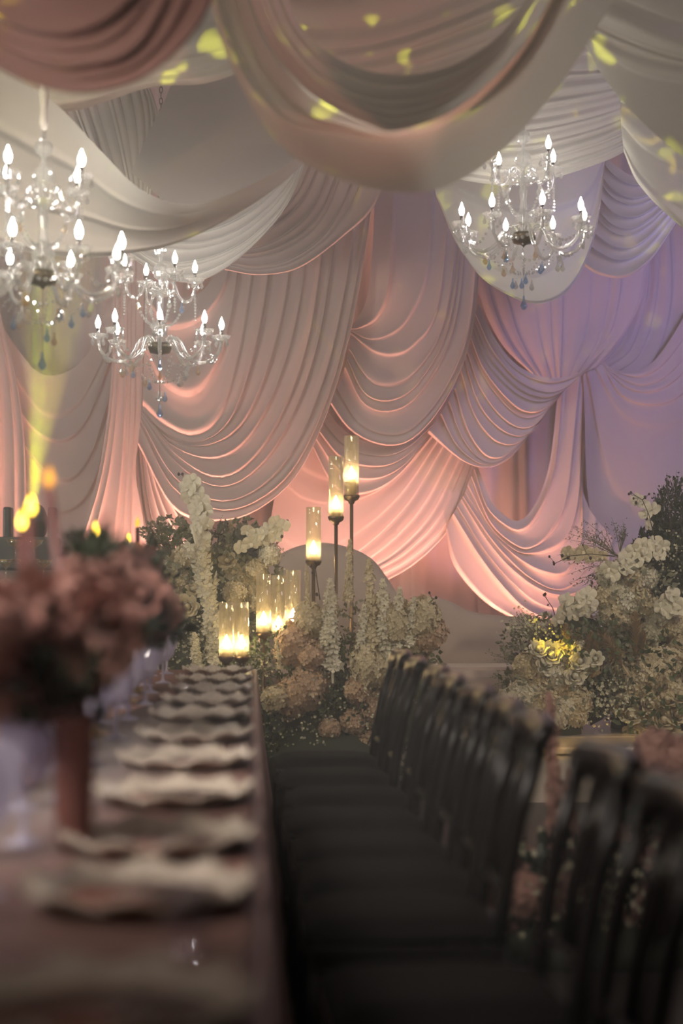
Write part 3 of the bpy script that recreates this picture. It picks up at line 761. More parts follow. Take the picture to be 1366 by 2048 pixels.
HYD = [hydrangea(i) for i in range(3)]; HYL = [hydrangea(10 + i, 230, 1.35, 0.115) for i in range(2)]
ROSE = [rose(i) for i in range(2)]; ORC = [orchid(i) for i in range(2)]; SPK = [spike(i) for i in range(2)]; PLM = [plume(i) for i in range(2)]
def fl_mat(name, c, var=0.2): return mat(name, c, 0.65, sheen=0.15, var=var, vscale=3.0, trans=0.22)
M_cream = fl_mat('petal_cream', (0.74, 0.64, 0.44)); M_ivory = fl_mat('petal_ivory', (0.82, 0.77, 0.62)); M_peach = fl_mat('petal_peach', (0.66, 0.47, 0.32))
M_drose = fl_mat('petal_dusky_rose', (0.36, 0.175, 0.145)); M_blush = fl_mat('petal_blush', (0.52, 0.30, 0.24)); M_plume = fl_mat('plume_wheat', (0.66, 0.52, 0.32))
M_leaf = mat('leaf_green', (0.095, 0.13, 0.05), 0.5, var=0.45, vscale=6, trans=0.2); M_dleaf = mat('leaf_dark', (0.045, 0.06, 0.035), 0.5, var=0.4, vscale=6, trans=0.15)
M_sage = mat('leaf_sage', (0.20, 0.20, 0.13), 0.6, var=0.3, vscale=6, trans=0.15)
M_twig = mat('twig_brown', (0.06, 0.04, 0.03), 0.7); M_berry = mat('berry_plum', (0.05, 0.025, 0.03), 0.4)
M_fillb = mat('filler_white', (0.52, 0.50, 0.36), 0.7)
COPYMAT = {}
def with_mat(me, m):
    """the same shape in another petal colour"""
    k = (me.name, m.name)
    if k not in COPYMAT:
        c = me.copy(); c.materials.clear(); c.materials.append(m); COPYMAT[k] = c
    return COPYMAT[k]
SRC = {'hyd': ('hydrangea', HYD), 'hyl': ('hydrangea', HYL), 'rose': ('rose', ROSE), 'orc': ('bloom', ORC), 'spk': ('flower_spike', SPK), 'plm': ('plume', PLM)}

class Arr:
    """a flower arrangement standing on the floor or stage, its blossoms as parts"""
    def __init__(s, name, label, px, Y, zb, seed, cat='flowers', group=None):
        b = P(px, 1200, Y); s.base = Vector((b.x, Y, zb)); s.Y = Y; s.rng = random.Random(seed)
        s.e = empty(name, s.base, label, cat, group); s.fol = {}; s.hearts = []
    def pt(s, px, py, dy=0.0): return P(px, py, s.Y + dy) - s.base
    def head(s, kind, px, py, size, m, dy=None, tilt=None, parent=None):
        rng = s.rng; nm, src = SRC[kind]; me = with_mat(rng.choice(src), m)
        dy = rng.uniform(-0.12, 0.08) if dy is None else dy
        c = s.pt(px, py, dy)
        if kind in ('rose', 'orc'):
            nv = Vector((rng.gauss(0, .35), -1, rng.gauss(0.35 if kind == 'rose' else 0.05, .3)))
            q = nv.to_track_quat('Z', 'Y')
            if kind == 'orc': q = q @ Quaternion((0, 0, 1), rng.gauss(0, .3))
        else: q = Euler((rng.gauss(0, .4), rng.gauss(0, .4), rng.uniform(0, 6.3))).to_quaternion()
        return link(nm, me, None, parent or s.e, c if parent is None else c - parent.location, q, size)
    def axis(s, kind, p0, p1, m, dy=0.0, fat=1.0):
        """a spike or plume growing from pixel p0 to pixel p1"""
        nm, src = SRC[kind]; a = s.pt(*p0, dy); b = s.pt(*p1, dy - 0.05); d = b - a
        o = link(nm, with_mat(s.rng.choice(src), m), None, s.e, a, Vector((0, 0, 1)).rotation_difference(d.normalized()) , None)
        L = d.length; o.scale = (L * fat, L * fat, L); return o
    def orchids(s, pts, size, m, dy=-0.1):
        pp = [s.pt(*p, dy) for p in pts]
        o = MB().tube([p - pp[0] + Vector((0, 0.03, 0)) for p in pp], 0.004, 5).build('orchid_spray', M_leaf, s.e); o.location = pp[0]
        for i, p in enumerate(pts):
            s.head('orc', p[0] + s.rng.uniform(-3, 3), p[1], size * s.rng.uniform(.85, 1.1), m, dy, parent=o)
        return o
    def twig(s, pts, dy=-0.1, buds=5, r=0.0028, br=0.008):
        rng = s.rng; pp = [s.pt(*p, dy) for p in pts]; mb = MB().tube(pp, [r] * (len(pp) - 1) + [r * .5], 5); be = MB()
        for i in range(buds):
            k = rng.randrange(len(pp) // 2, len(pp)); q = pp[k - 1].lerp(pp[k], rng.random()) if k else pp[0]
            t = q + Vector((rng.gauss(0, .03), rng.gauss(0, .02), rng.gauss(0.01, .03))); mb.tube([q, t], r * .5, 4); be.ball(t, br * rng.uniform(.7, 1.2), 7, 5, 1.25)
        be.ball(pp[-1], br, 7, 5, 1.2)
        o = mb.build('twig', M_twig, s.e); tag(be.build('bud', M_berry, o), kind='stuff')
    def spray(s, p0, p1, n, spread, m, dy=-0.05, L=0.012):
        """airy branch with many tiny leaves"""
        rng = s.rng; a = s.pt(*p0, dy); b = s.pt(*p1, dy); mb = MB()
        for k in range(7):
            e = b + Vector((rng.gauss(0, spread), rng.gauss(0, spread * .6), rng.gauss(0, spread))); mid = a.lerp(e, .55) + Vector((rng.gauss(0, .02), 0, rng.uniform(0, .03)))
            mb.tube([a, mid, e], [.002, .0016, .0008], 4)
            for i in range(n // 7):
                t = rng.uniform(.3, 1); q = (a.lerp(mid, t / .55) if t < .55 else mid.lerp(e, (t - .55) / .45)) + Vector((rng.gauss(0, .012),) * 3)
                leaf_quad(mb, q, (rng.gauss(0, 1), rng.gauss(0, 1), rng.gauss(.3, 1)), (rng.gauss(0, .6), -1, rng.gauss(0, .6)), L * rng.uniform(.6, 1.5), L * .28)
        tag(mb.build('leaf_spray', m, s.e, False), kind='stuff')
    def leaves(s, cx, cy, rx, ry, n, m, L=0.05, W=0.016, d=0.22, up=0.5, name='foliage', dy=0.1):
        rng = s.rng; mb = s.fol.setdefault((name, m.name), MB())
        for i in range(n):
            while True:
                a, b = rng.uniform(-1, 1), rng.uniform(-1, 1)
                if a * a + b * b < 1: break
            c = s.pt(cx + a * rx, cy + b * ry, dy + rng.uniform(-d, d))
            leaf_quad(mb, c, (rng.gauss(0, 1) + a * .6, rng.gauss(-.3, .8), rng.gauss(up, .9) - b * .4), (rng.gauss(0, .7), -1, rng.gauss(.4, .7)), L * rng.uniform(.6, 1.3), W * rng.uniform(.7, 1.2))
    def filler(s, cx, cy, rx, ry, n, m=None, r=0.008, d=0.15, dy=-0.08):
        rng = s.rng; mb = s.fol.setdefault(('filler_blossom', (m or M_fillb).name), MB())
        for i in range(n):
            a, b = rng.gauss(0, .5), rng.gauss(0, .5)
            floret(mb, s.pt(cx + a * rx, cy + b * ry, dy + rng.uniform(-d, d)), (rng.gauss(0, .5), -1, rng.gauss(.3, .5)), r * rng.uniform(.7, 1.3), rng, 5, .4)
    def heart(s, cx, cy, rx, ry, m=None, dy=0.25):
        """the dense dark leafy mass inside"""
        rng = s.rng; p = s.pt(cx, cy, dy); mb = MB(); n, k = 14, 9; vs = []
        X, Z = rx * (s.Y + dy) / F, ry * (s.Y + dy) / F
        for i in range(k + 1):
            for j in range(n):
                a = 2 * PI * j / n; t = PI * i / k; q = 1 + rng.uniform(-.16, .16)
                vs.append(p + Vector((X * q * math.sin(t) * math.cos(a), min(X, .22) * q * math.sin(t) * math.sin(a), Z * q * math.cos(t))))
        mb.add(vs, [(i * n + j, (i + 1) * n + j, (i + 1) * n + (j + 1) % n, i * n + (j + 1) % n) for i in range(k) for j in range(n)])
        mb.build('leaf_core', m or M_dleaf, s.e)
    def foot(s, r=0.22, h=0.25):
        """mound of moss the stems stand in"""
        rng = s.rng; mb = MB(); n = 16; vs = []
        for t in (0, .35, .7, .92, 1):
            for j in range(n): a = 2 * PI * j / n; q = r * math.cos(t * PI / 2) * (1 + rng.uniform(-.08, .08)); vs.append((q * math.cos(a), q * math.sin(a) * .7, h * math.sin(t * PI / 2)))
        mb.add(vs, [(i * n + j, i * n + (j + 1) % n, (i + 1) * n + (j + 1) % n, (i + 1) * n + j) for i in range(4) for j in range(n)] + [tuple(range(n - 1, -1, -1))])
        mb.build('moss_base', M_dleaf, s.e)
    def done(s):
        for (nm, mn), mb in s.fol.items():
            tag(mb.build(nm, MATS[mn], s.e, False), kind='stuff')

# --- arrangement with orchids below the gathered column
A = Arr('flower_arrangement', 'tall cream flower arrangement with arching orchids below the gathered column', 430, 10.05, STAGE, 41)
A.foot(.28, .3)
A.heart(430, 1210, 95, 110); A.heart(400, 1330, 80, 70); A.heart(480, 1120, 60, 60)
A.leaves(430, 1180, 140, 120, 900, M_sage); A.leaves(360, 1120, 70, 70, 300, M_leaf); A.leaves(410, 1290, 90, 90, 500, M_leaf, .045, .012)
A.leaves(340, 1065, 55, 28, 260, M_sage, .035, .012); A.leaves(480, 1090, 60, 50, 240, M_sage)
A.orchids([(404, 1075), (396, 1058), (412, 1048), (398, 1036), (412, 1022), (388, 1016), (402, 1002), (378, 994), (392, 982), (374, 976), (382, 964)], .105, M_ivory, -.22)
A.orchids([(480, 1095), (500, 1085), (515, 1070), (498, 1062), (528, 1080), (535, 1058), (550, 1072), (552, 1046), (565, 1052)], .10, M_ivory, -.15)
A.axis('spk', (392, 1085), (440, 1300), M_ivory, -.3, 1.3); A.axis('spk', (430, 1310), (412, 1150), M_ivory, -.28, 1.5); A.axis('spk', (395, 1335), (388, 1265), M_ivory, -.3, 2.2)
A.axis('spk', (425, 1325), (440, 1230), M_ivory, -.3, 2.0); A.axis('plm', (415, 1170), (407, 1050), M_cream, -.1, 1.1); A.axis('spk', (455, 1120), (462, 1040), M_cream, 0, 1.5)
for x, y, r in ((375, 1213, .12), (392, 1150, .10), (357, 1205, .09), (468, 1143, .11), (455, 1122, .10), (388, 1178, .09), (352, 1120, .10)): A.head('rose', x, y, r, M_cream)
for x, y, r in ((340, 1135, .16), (318, 1165, .17), (345, 1180, .17), (302, 1140, .14), (360, 1160, .14), (505, 1180, .17), (490, 1150, .15), (512, 1140, .14), (330, 1210, .17), (300, 1195, .15), (540, 1110, .13), (470, 1185, .14), (345, 1245, .15), (525, 1210, .14), (372, 1110, .13)):
    A.head('hyd', x, y, r, A.rng.choice([M_cream, M_ivory, M_cream]))
A.filler(420, 1200, 130, 120, 260); A.filler(380, 1290, 60, 50, 120)
for t in ([(385, 1000), (372, 975), (365, 948)], [(340, 1110), (315, 1075), (300, 1055)], [(530, 1090), (555, 1060), (575, 1042)], [(535, 1110), (555, 1095), (548, 1100)]): A.twig(t)
for p0, p1 in (((350, 1120), (305, 1085)), ((350, 1110), (325, 1075)), ((530, 1090), (562, 1075)), ((450, 1090), (440, 1040))): A.spray(p0, p1, 90, .045, M_twig)
A.spray((470, 1120), (478, 1070), 200, .03, M_sage, L=.018)
A.done()

# --- arrangement with candles at the end of the table
B = Arr('flower_arrangement', 'full peach and cream flower arrangement around the hurricane candles at the table end', 650, 9.3, 0.0, 42)
B.foot(.45, .4)
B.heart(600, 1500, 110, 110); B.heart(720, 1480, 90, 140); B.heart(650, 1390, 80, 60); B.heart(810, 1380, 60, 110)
B.leaves(610, 1460, 130, 90, 1300, M_leaf, .035, .012, up=.2); B.leaves(560, 1330, 60, 80, 500, M_leaf, .04, .010); B.leaves(690, 1360, 60, 90, 600, M_leaf, .04, .012)
B.leaves(800, 1360, 90, 120, 500, M_leaf, .04, .014); B.leaves(490, 1310, 50, 40, 300, M_leaf, .035, .009); B.leaves(740, 1480, 120, 100, 500, M_dleaf, .045, .014); B.leaves(720, 1260, 60, 60, 160, M_sage, .035, .012)
for x, y, r, m in ((590, 1285, .22, M_peach), (612, 1372, .24, M_peach), (585, 1395, .2, M_peach), (640, 1350, .17, M_peach), (550, 1398, .15, M_cream), (625, 1310, .16, M_peach), (735, 1330, .2, M_cream), (742, 1415, .17, M_peach),
                   (660, 1458, .12, M_peach), (690, 1492, .2, M_peach), (725, 1500, .2, M_peach), (655, 1500, .14, M_peach), (845, 1235, .2, M_cream), (825, 1275, .2, M_cream), (790, 1245, .18, M_cream), (860, 1270, .17, M_peach),
                   (760, 1290, .17, M_cream), (620, 1240, .17, M_cream), (640, 1262, .14, M_cream), (715, 1380, .15, M_peach), (770, 1340, .16, M_cream), (800, 1320, .16, M_cream), (705, 1445, .14, M_peach)):
    B.head('hyl' if r >= .17 else 'hyd', x, y, r, m)
for p0, p1, f in (((665, 1340), (660, 1160), 1.3), ((650, 1330), (655, 1200), 1.4), ((696, 1200), (700, 1080), 1.0), ((742, 1290), (738, 1120), 1.1), ((770, 1330), (765, 1160), 1.3), ((790, 1300), (800, 1175), 1.4), ((620, 1240), (612, 1130), .7), ((722, 1330), (728, 1210), 1.4), ((815, 1290), (828, 1195), 1.5), ((560, 1340), (553, 1280), 1.2)):
    B.axis('spk', p0, p1, M_ivory if f > 1.2 else M_cream, -.1, f)
for p0, p1 in (((850, 1330), (868, 1225)), ((805, 1280), (812, 1190)), ((640, 1330), (645, 1250)), ((750, 1260), (752, 1180))): B.axis('plm', p0, p1, M_cream, .05, 1.2)
B.filler(600, 1460, 130, 90, 260, r=.007); B.filler(740, 1370, 100, 110, 200); B.filler(520, 1320, 60, 40, 160, r=.006)
for t in ([(840, 1220), (858, 1205), (872, 1195)], [(640, 1200), (634, 1160), (630, 1125)]): B.twig(t, buds=3)
B.done()

# --- right-hand arrangements
C = Arr('flower_arrangement', 'low rounded cream flower arrangement touched by yellow light on the stage edge', 1100, 9.95, STAGE, 43)
C.foot(.2, .2)
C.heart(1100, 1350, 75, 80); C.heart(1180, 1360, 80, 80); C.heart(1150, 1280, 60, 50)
C.leaves(1080, 1290, 80, 60, 500, M_sage, .035, .012); C.leaves(1110, 1380, 110, 70, 500, M_leaf); C.leaves(1190, 1330, 80, 90, 500, M_sage); C.leaves(1215, 1390, 60, 50, 400, M_leaf, .03, .012)
C.orchids([(1118, 1240), (1124, 1222), (1140, 1212), (1134, 1200), (1152, 1205), (1165, 1195), (1174, 1188), (1160, 1216), (1178, 1210), (1172, 1222), (1145, 1228)], .105, M_ivory, -.15)
for x, y, r in ((1102, 1308, .125), (1150, 1352, .115), (1160, 1322, .11), (1078, 1298, .10), (1092, 1330, .11), (1190, 1318, .09)): C.head('rose', x, y, r, M_ivory, -.2)
for x, y, r in ((1052, 1332, .16), (1075, 1350, .17), (1110, 1352, .19), (1130, 1375, .18), (1048, 1385, .18), (1085, 1400, .2), (1125, 1412, .18), (1158, 1402, .16), (1022, 1400, .16), (1060, 1420, .18), (1110, 1435, .18), (1150, 1430, .15), (1140, 1330, .15), (1125, 1300, .12), (1180, 1330, .14), (1150, 1290, .13), (1070, 1375, .14)):
    C.head('hyd', x, y, r, C.rng.choice([M_cream, M_ivory]), -.1)
for p0, p1 in (((1150, 1310), (1160, 1250)), ((1170, 1320), (1184, 1255)), ((1185, 1320), (1195, 1265)), ((1200, 1330), (1190, 1280)), ((1245, 1330), (1195, 1250)), ((1210, 1330), (1235, 1290)), ((1225, 1325), (1250, 1295)), ((1140, 1300), (1130, 1240))): C.axis('plm', p0, p1, M_plume, -.12, 1.5)
C.leaves(1100, 1370, 90, 60, 50, M_sage, .045, .015, d=.05, dy=-.3); C.leaves(1190, 1300, 70, 60, 60, M_leaf, .045, .014, d=.05, dy=-.22)
C.filler(1210, 1400, 80, 50, 260, r=.01); C.filler(1080, 1270, 60, 40, 140, r=.008); C.filler(1060, 1250, 50, 30, 60, r=.01)
C.twig([(1120, 1260), (1105, 1215), (1088, 1190)], buds=3)
for p0, p1 in (((1060, 1350), (1000, 1320)), ((1050, 1370), (1005, 1345)), ((1070, 1290), (1045, 1245)), ((1080, 1290), (1060, 1235))): C.spray(p0, p1, 90, .05, M_sage, L=.014)
C.done()
D = Arr('flower_arrangement', 'towering cream flower arrangement with dark greenery filling the corner of the stage', 1310, 10.3, STAGE, 44)
D.foot(.3, .3)
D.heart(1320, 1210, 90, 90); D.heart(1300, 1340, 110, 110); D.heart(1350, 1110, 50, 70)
D.leaves(1335, 1120, 75, 75, 1000, M_dleaf, .045, .014); D.leaves(1270, 1200, 100, 80, 600, M_sage, .035, .012); D.leaves(1320, 1330, 90, 120, 900, M_leaf); D.leaves(1355, 1050, 50, 90, 500, M_dleaf, .05, .008, up=1.5)
D.orchids([(1225, 1150), (1218, 1135), (1240, 1128), (1255, 1138), (1250, 1115), (1270, 1122), (1268, 1103), (1288, 1112), (1300, 1096), (1284, 1092), (1312, 1086), (1324, 1094), (1318, 1110)], .11, M_ivory, -.25)
D.orchids([(1205, 1112), (1190, 1108), (1178, 1116), (1166, 1102), (1150, 1112), (1136, 1104), (1130, 1112)], .09, M_cream, -.2)
D.orchids([(1298, 1050), (1292, 1030), (1304, 1018), (1284, 1008), (1272, 1000)], .09, M_ivory, -.2)
D.orchids([(1345, 1190), (1330, 1200), (1352, 1205), (1322, 1215), (1340, 1222), (1360, 1220)], .11, M_ivory, -.3)
for x, y, r in ((1215, 1150, .15), (1235, 1178, .18), (1212, 1195, .17), (1265, 1160, .18), (1290, 1155, .16), (1250, 1205, .18), (1222, 1225, .16), (1320, 1235, .18), (1345, 1250, .2), (1362, 1280, .18), (1280, 1190, .15), (1305, 1262, .15), (1240, 1240, .14), (1300, 1215, .14)):
    D.head('hyd', x, y, r, D.rng.choice([M_cream, M_ivory, M_cream]), -.12)
for x, y, r in ((1245, 1345, .22), (1275, 1360, .24), (1310, 1350, .24), (1335, 1330, .2), (1260, 1385, .2), (1300, 1325, .18), (1340, 1370, .2)): D.head('hyl', x, y, r, M_cream, -.25)
for x, y, r in ((1262, 1430, .13), (1300, 1408, .13), (1335, 1400, .12), (1290, 1445, .13), (1325, 1440, .14), (1355, 1430, .13), (1268, 1465, .12), (1308, 1475, .13), (1345, 1472, .13), (1240, 1410, .11), (1362, 1390, .12)): D.head('rose', x, y, r, M_cream, -.35)
for p0, p1 in (((1272, 1310), (1272, 1212)), ((1282, 1310), (1290, 1255)), ((1262, 1325), (1258, 1285)), ((1330, 1330), (1366, 1355)), ((1350, 1310), (1385, 1330)), ((1300, 1380), (1330, 1400))): D.axis('plm', p0, p1, M_plume, -.3, 1.4)
D.leaves(1270, 1190, 80, 70, 50, M_sage, .045, .016, d=.06, dy=-.28); D.leaves(1310, 1320, 70, 60, 60, M_leaf, .045, .016, d=.06, dy=-.4); D.leaves(1300, 1430, 70, 50, 60, M_leaf, .045, .018, d=.05, dy=-.42)
D.filler(1270, 1200, 90, 60, 300); D.filler(1340, 1110, 50, 60, 140); D.filler(1330, 1290, 60, 50, 160)
for t in ([(1310, 1080), (1298, 1030), (1285, 1000), (1262, 985)], [(1230, 1112), (1180, 1108), (1140, 1112), (1108, 1128)], [(1345, 1080), (1340, 1020), (1332, 960)]): D.twig(t, -.28, 6)
for p0, p1 in (((1330, 1110), (1335, 975)), ((1350, 1110), (1352, 960)), ((1320, 1110), (1318, 1000)), ((1360, 1100), (1375, 985)), ((1310, 1110), (1312, 1020))): D.spray(p0, p1, 210, .03, M_dleaf, L=.022)
for p0, p1 in (((1240, 1115), (1150, 1082)), ((1230, 1110), (1175, 1060)), ((1215, 1120), (1130, 1110)), ((1240, 1105), (1235, 1050)), ((1225, 1135), (1165, 1150))): D.spray(p0, p1, 120, .05, M_sage, L=.014)
D.done()
E = Arr('flower_arrangement', 'dusky rose aisle flowers on the floor behind the black chairs', 1190, 5.5, 0.0, 45)
E.foot(.38, .14)
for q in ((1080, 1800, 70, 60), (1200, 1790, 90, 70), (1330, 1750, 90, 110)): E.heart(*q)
E.leaves(1180, 1780, 190, 110, 900, M_dleaf, .06, .02); E.leaves(1320, 1720, 90, 170, 500, M_dleaf, .06, .02)
for x, y, r in ((1055, 1735, .13), (1030, 1850, .12), (1085, 1835, .12), (1190, 1690, .11), (1260, 1760, .12), (1225, 1800, .11), (1340, 1760, .13), (1300, 1700, .11), (1330, 1880, .13), (1145, 1730, .11), (1290, 1840, .12), (1000, 1790, .1), (1380, 1800, .12)): E.head('rose', x, y, r, M_blush)
for x, y, r in ((1315, 1505, .16), (1360, 1520, .16), (1120, 1790, .17), (1180, 1850, .17), (1350, 1660, .15), (1240, 1690, .14), (1045, 1790, .15)): E.head('hyd', x, y, r, M_blush)
E.axis('spk', (1115, 1720), (1098, 1390), M_blush, 0, .8); E.axis('spk', (1150, 1740), (1135, 1540), M_blush, 0, 1.0); E.axis('spk', (1330, 1700), (1330, 1500), M_blush, 0, .9); E.axis('spk', (1365, 1700), (1362, 1520), M_blush, 0, .9)
E.filler(1200, 1780, 190, 100, 300, r=.012)
E.done()

# ------------------------------------------------------------------ flowers on the table
M_vase = mat('dusky_vase', (0.24, 0.10, 0.085), 0.4, var=0.15, vscale=10)
def centrepiece(label, px, Y, vase_r, vase_h, heads, leaves, seed, twigs=()):
    b = P(px, 1300, Y)
    T = Arr('table_flowers', label, px, Y, TZ + 0.0005, seed, 'flowers', 'rose centrepieces on the table'); e = T.e
    MB().lathe([(0.0, 0.0), (vase_r * .75, 0.0), (vase_r * .8, .01), (vase_r * .95, vase_h * .5), (vase_r, vase_h * .95), (vase_r * .96, vase_h), (vase_r * .88, vase_h * .97), (vase_r * .8, vase_h * .6), (0, vase_h * .6)], 20).build('vase', M_vase, e)
    for q in leaves: T.leaves(*q, M_dleaf, .06, .02, d=.12, dy=.06)
    stems = MB()
    for kind, x, y, r, m in heads:
        o = T.head(kind, x, y, r, m, T.rng.uniform(-.1, .1)); c = o.location
        stems.tube([(c.x * .1, c.y * .1, vase_h * .7), (c.x * .6, c.y * .6, (c.z + vase_h) * .5), (c.x, c.y, c.z)], .003, 4)
    tag(stems.build('stem', M_dleaf, e), kind='stuff')
    for t in twigs: T.twig(t, 0, 5, .003, .012)
    T.done()
R_, B_ = M_drose, M_blush
centrepiece('nearest dusky rose table flowers in a slim dusky vase, cut by the picture edge', 150, 3.0, .038, .235, [
    ('hyd', 10, 1245, .15, R_), ('rose', 85, 1215, .13, R_), ('hyd', 175, 1210, .16, R_), ('rose', 120, 1250, .13, R_), ('hyd', 40, 1290, .16, R_), ('rose', 190, 1290, .13, B_), ('hyd', 30, 1360, .15, B_),
    ('rose', 85, 1340, .13, R_), ('rose', 150, 1340, .12, R_), ('hyd', -40, 1275, .16, R_), ('rose', 215, 1235, .11, R_), ('rose', -20, 1340, .13, B_), ('rose', 50, 1240, .12, B_), ('hyd', 135, 1205, .12, R_), ('rose', 10, 1240, .13, R_), ('rose', 110, 1380, .11, R_)],
    [(100, 1280, 160, 110, 70), (110, 1380, 110, 50, 50), (150, 1120, 60, 40, 10)], 51)
centrepiece('middle dusky rose table flowers behind the tall candles', 60, 4.6, .06, .16, [
    ('rose', 205, 1125, .12, R_), ('hyd', 250, 1150, .15, R_), ('rose', 285, 1190, .12, R_), ('hyd', 225, 1190, .15, R_), ('rose', 170, 1140, .12, R_), ('hyd', 270, 1230, .15, B_), ('rose', 310, 1225, .12, B_), ('rose', 190, 1210, .12, R_),
    ('rose', 240, 1260, .12, R_), ('hyd', 160, 1200, .15, R_), ('rose', 295, 1260, .11, R_), ('rose', 215, 1160, .11, B_)],
    [(235, 1190, 100, 80, 70), (165, 1100, 25, 35, 12), (280, 1265, 70, 30, 40)], 52, [[(180, 1150), (155, 1105), (142, 1075)], [(190, 1140), (175, 1100), (165, 1080)]])
centrepiece('far dusky rose table flowers before the orchid arrangement', 185, 6.5, .06, .16, [
    ('rose', 262, 1120, .12, R_), ('hyd', 290, 1130, .14, R_), ('rose', 300, 1165, .12, R_), ('hyd', 270, 1165, .14, R_), ('rose', 320, 1200, .12, B_), ('rose', 285, 1200, .12, R_), ('hyd', 335, 1225, .13, R_), ('rose', 250, 1150, .11, R_), ('rose', 310, 1245, .11, B_)],
    [(290, 1170, 55, 60, 70), (330, 1250, 35, 35, 60), (290, 1110, 25, 20, 14)], 53)

# ------------------------------------------------------------------ tall taper candles on the table
M_taper = mat('taper_wax', (0.12, 0.038, 0.036), 0.5); M_brass = mat('aged_brass', (0.42, 0.28, 0.13), 0.32, 1.0)
M_tip = emit('taper_flame', (1.0, 0.62, 0.06), 7.0); M_tip2 = emit('taper_flame_dim', (1.0, 0.42, 0.05), 1.6)
for (tx, ty), Y, (bx), mt, lab in (((98, 945), 3.45, 152, M_tip2, 'leaning dusky taper candle with a dull orange tip above the nearest table flowers'),
                                   ((62, 1003), 3.85, 62, M_tip, 'tall dusky taper candle whose flame rises before the moving head light'),
                                   ((44, 1033), 4.0, 42, M_tip, 'tall dusky taper candle with the lower flame of the pair near the moving head light'),
                                   ((190, 1052), 5.1, 190, M_tip, 'dusky taper candle with a bright flame standing before the salmon column'),
                                   ((258, 1073), 6.4, 259, M_tip, 'shorter dusky taper candle of the far pair with a yellow flame'),
                                   ((275, 1040), 7.0, 275, M_tip2, 'taller dusky taper candle of the far pair with a faint tip')):
    top = P(tx, ty, Y); b = P(bx, 1400, Y); base = Vector((b.x if bx != 152 else P(165, 1300, Y).x, Y, TZ + 0.0005))
    e = empty('taper_candle', base, lab, 'candle', 'taper candles on the table')
    t = top - base
    MB().lathe([(0, 0), (.035, 0), (.034, .006), (.010, .012), (.008, .06), (.014, .07), (.014, .09), (.011, .09)], 14).build('holder', M_brass, e)
    st_ = MB().tube([(0, 0, .085), (t.x * .25, 0, .085 + (t.z - .085) * .3), (t.x, 0, t.z - .03)], [.0115, .0105, .009], 10).build('wax_stick', M_taper, e)
    MB().lathe([(0, 0), (.008, .006), (.0105, .016), (.007, .03), (0, .045)], 10, (t.x, 0, t.z - .03)).build('flame', mt, e)

# ------------------------------------------------------------------ hurricane candles on floor stands
M_hglass = glassy('hurricane_glass', (1.0, 0.985, 0.95), 0.04, 0.05, 0.6, 0.14, (1.0, 0.88, 0.62))
M_wax = mat('candle_wax', (0.85, 0.72, 0.48), 0.5, trans=0.5); M_flame = emit('candle_flame', (1.0, 0.76, 0.38), 110.0)
M_bronze = mat('bronze_pole', (0.20, 0.13, 0.08), 0.38, 0.9)
for px, Y, gt, fy, gb, hw, lab in ((703, 9.55, 872, 946, 992, 15, 'tallest hurricane candle on a slim bronze floor stand'),
                                   (672, 9.35, 912, 1005, 1034, 15, 'hurricane candle just below and beside the tallest one'),
                                   (627, 9.5, 1014, 1095, 1122, 15, 'hurricane candle of middle height in front of the rounded sofa back'),
                                   (527, 9.3, 1148, 1237, 1266, 15, 'hurricane candle on the left of the low trio beside the pale hydrangeas'),
                                   (557, 9.45, 1150, 1246, 1268, 14, 'hurricane candle in the middle of the low trio'),
                                   (586, 9.75, 1140, 1230, 1262, 15, 'hurricane candle on the right of the low trio, half behind yellow flowers'),
                                   (453, 9.1, 1204, 1284, 1314, 15, 'lowest hurricane candle next to the white flower spikes'),
                                   (483, 9.2, 1204, 1284, 1314, 15, 'low hurricane candle between the lowest one and the low trio')):
    g0 = P(px, gb, Y); zt = P(px, gt, Y).z; zf = P(px, fy, Y).z; r = hw * Y / F
    e = empty('hurricane_candle', (g0.x, Y, 0.0), lab, 'candle holder', 'hurricane candles on floor stands'); z0 = g0.z
    MB().lathe([(0, 0), (.09, 0), (.09, .008), (.03, .016), (.012, .03), (0, .03)], 20).build('foot', M_bronze, e)
    MB().tube([(0, 0, .02), (0, 0, z0 - .03)], .0105, 10).build('pole', M_bronze, e)
    MB().lathe([(.0, z0 - .045), (.014, z0 - .045), (.02, z0 - .03), (r * .9, z0 - .022), (r * 1.08, z0 - .006), (r * 1.08, z0 + .004), (0, z0 + .004)], 20).build('cup', M_bronze, e)
    MB().lathe([(r, z0 + .002), (r, zt), (r * .95, zt), (r * .95, z0 + .006)], 28).build('glass_chimney', M_hglass, e)
    zc = zf - .035
    c = MB().lathe([(0, z0 + .005), (r * .62, z0 + .005), (r * .62, zc - .004), (r * .5, zc), (0, zc - .002)], 18).build('candle', M_wax, e)
    MB().lathe([(0, zc), (.014, zc + .008), (.021, zc + .024), (.015, zc + .045), (0, zc + .075)], 12).build('flame', M_flame, c)

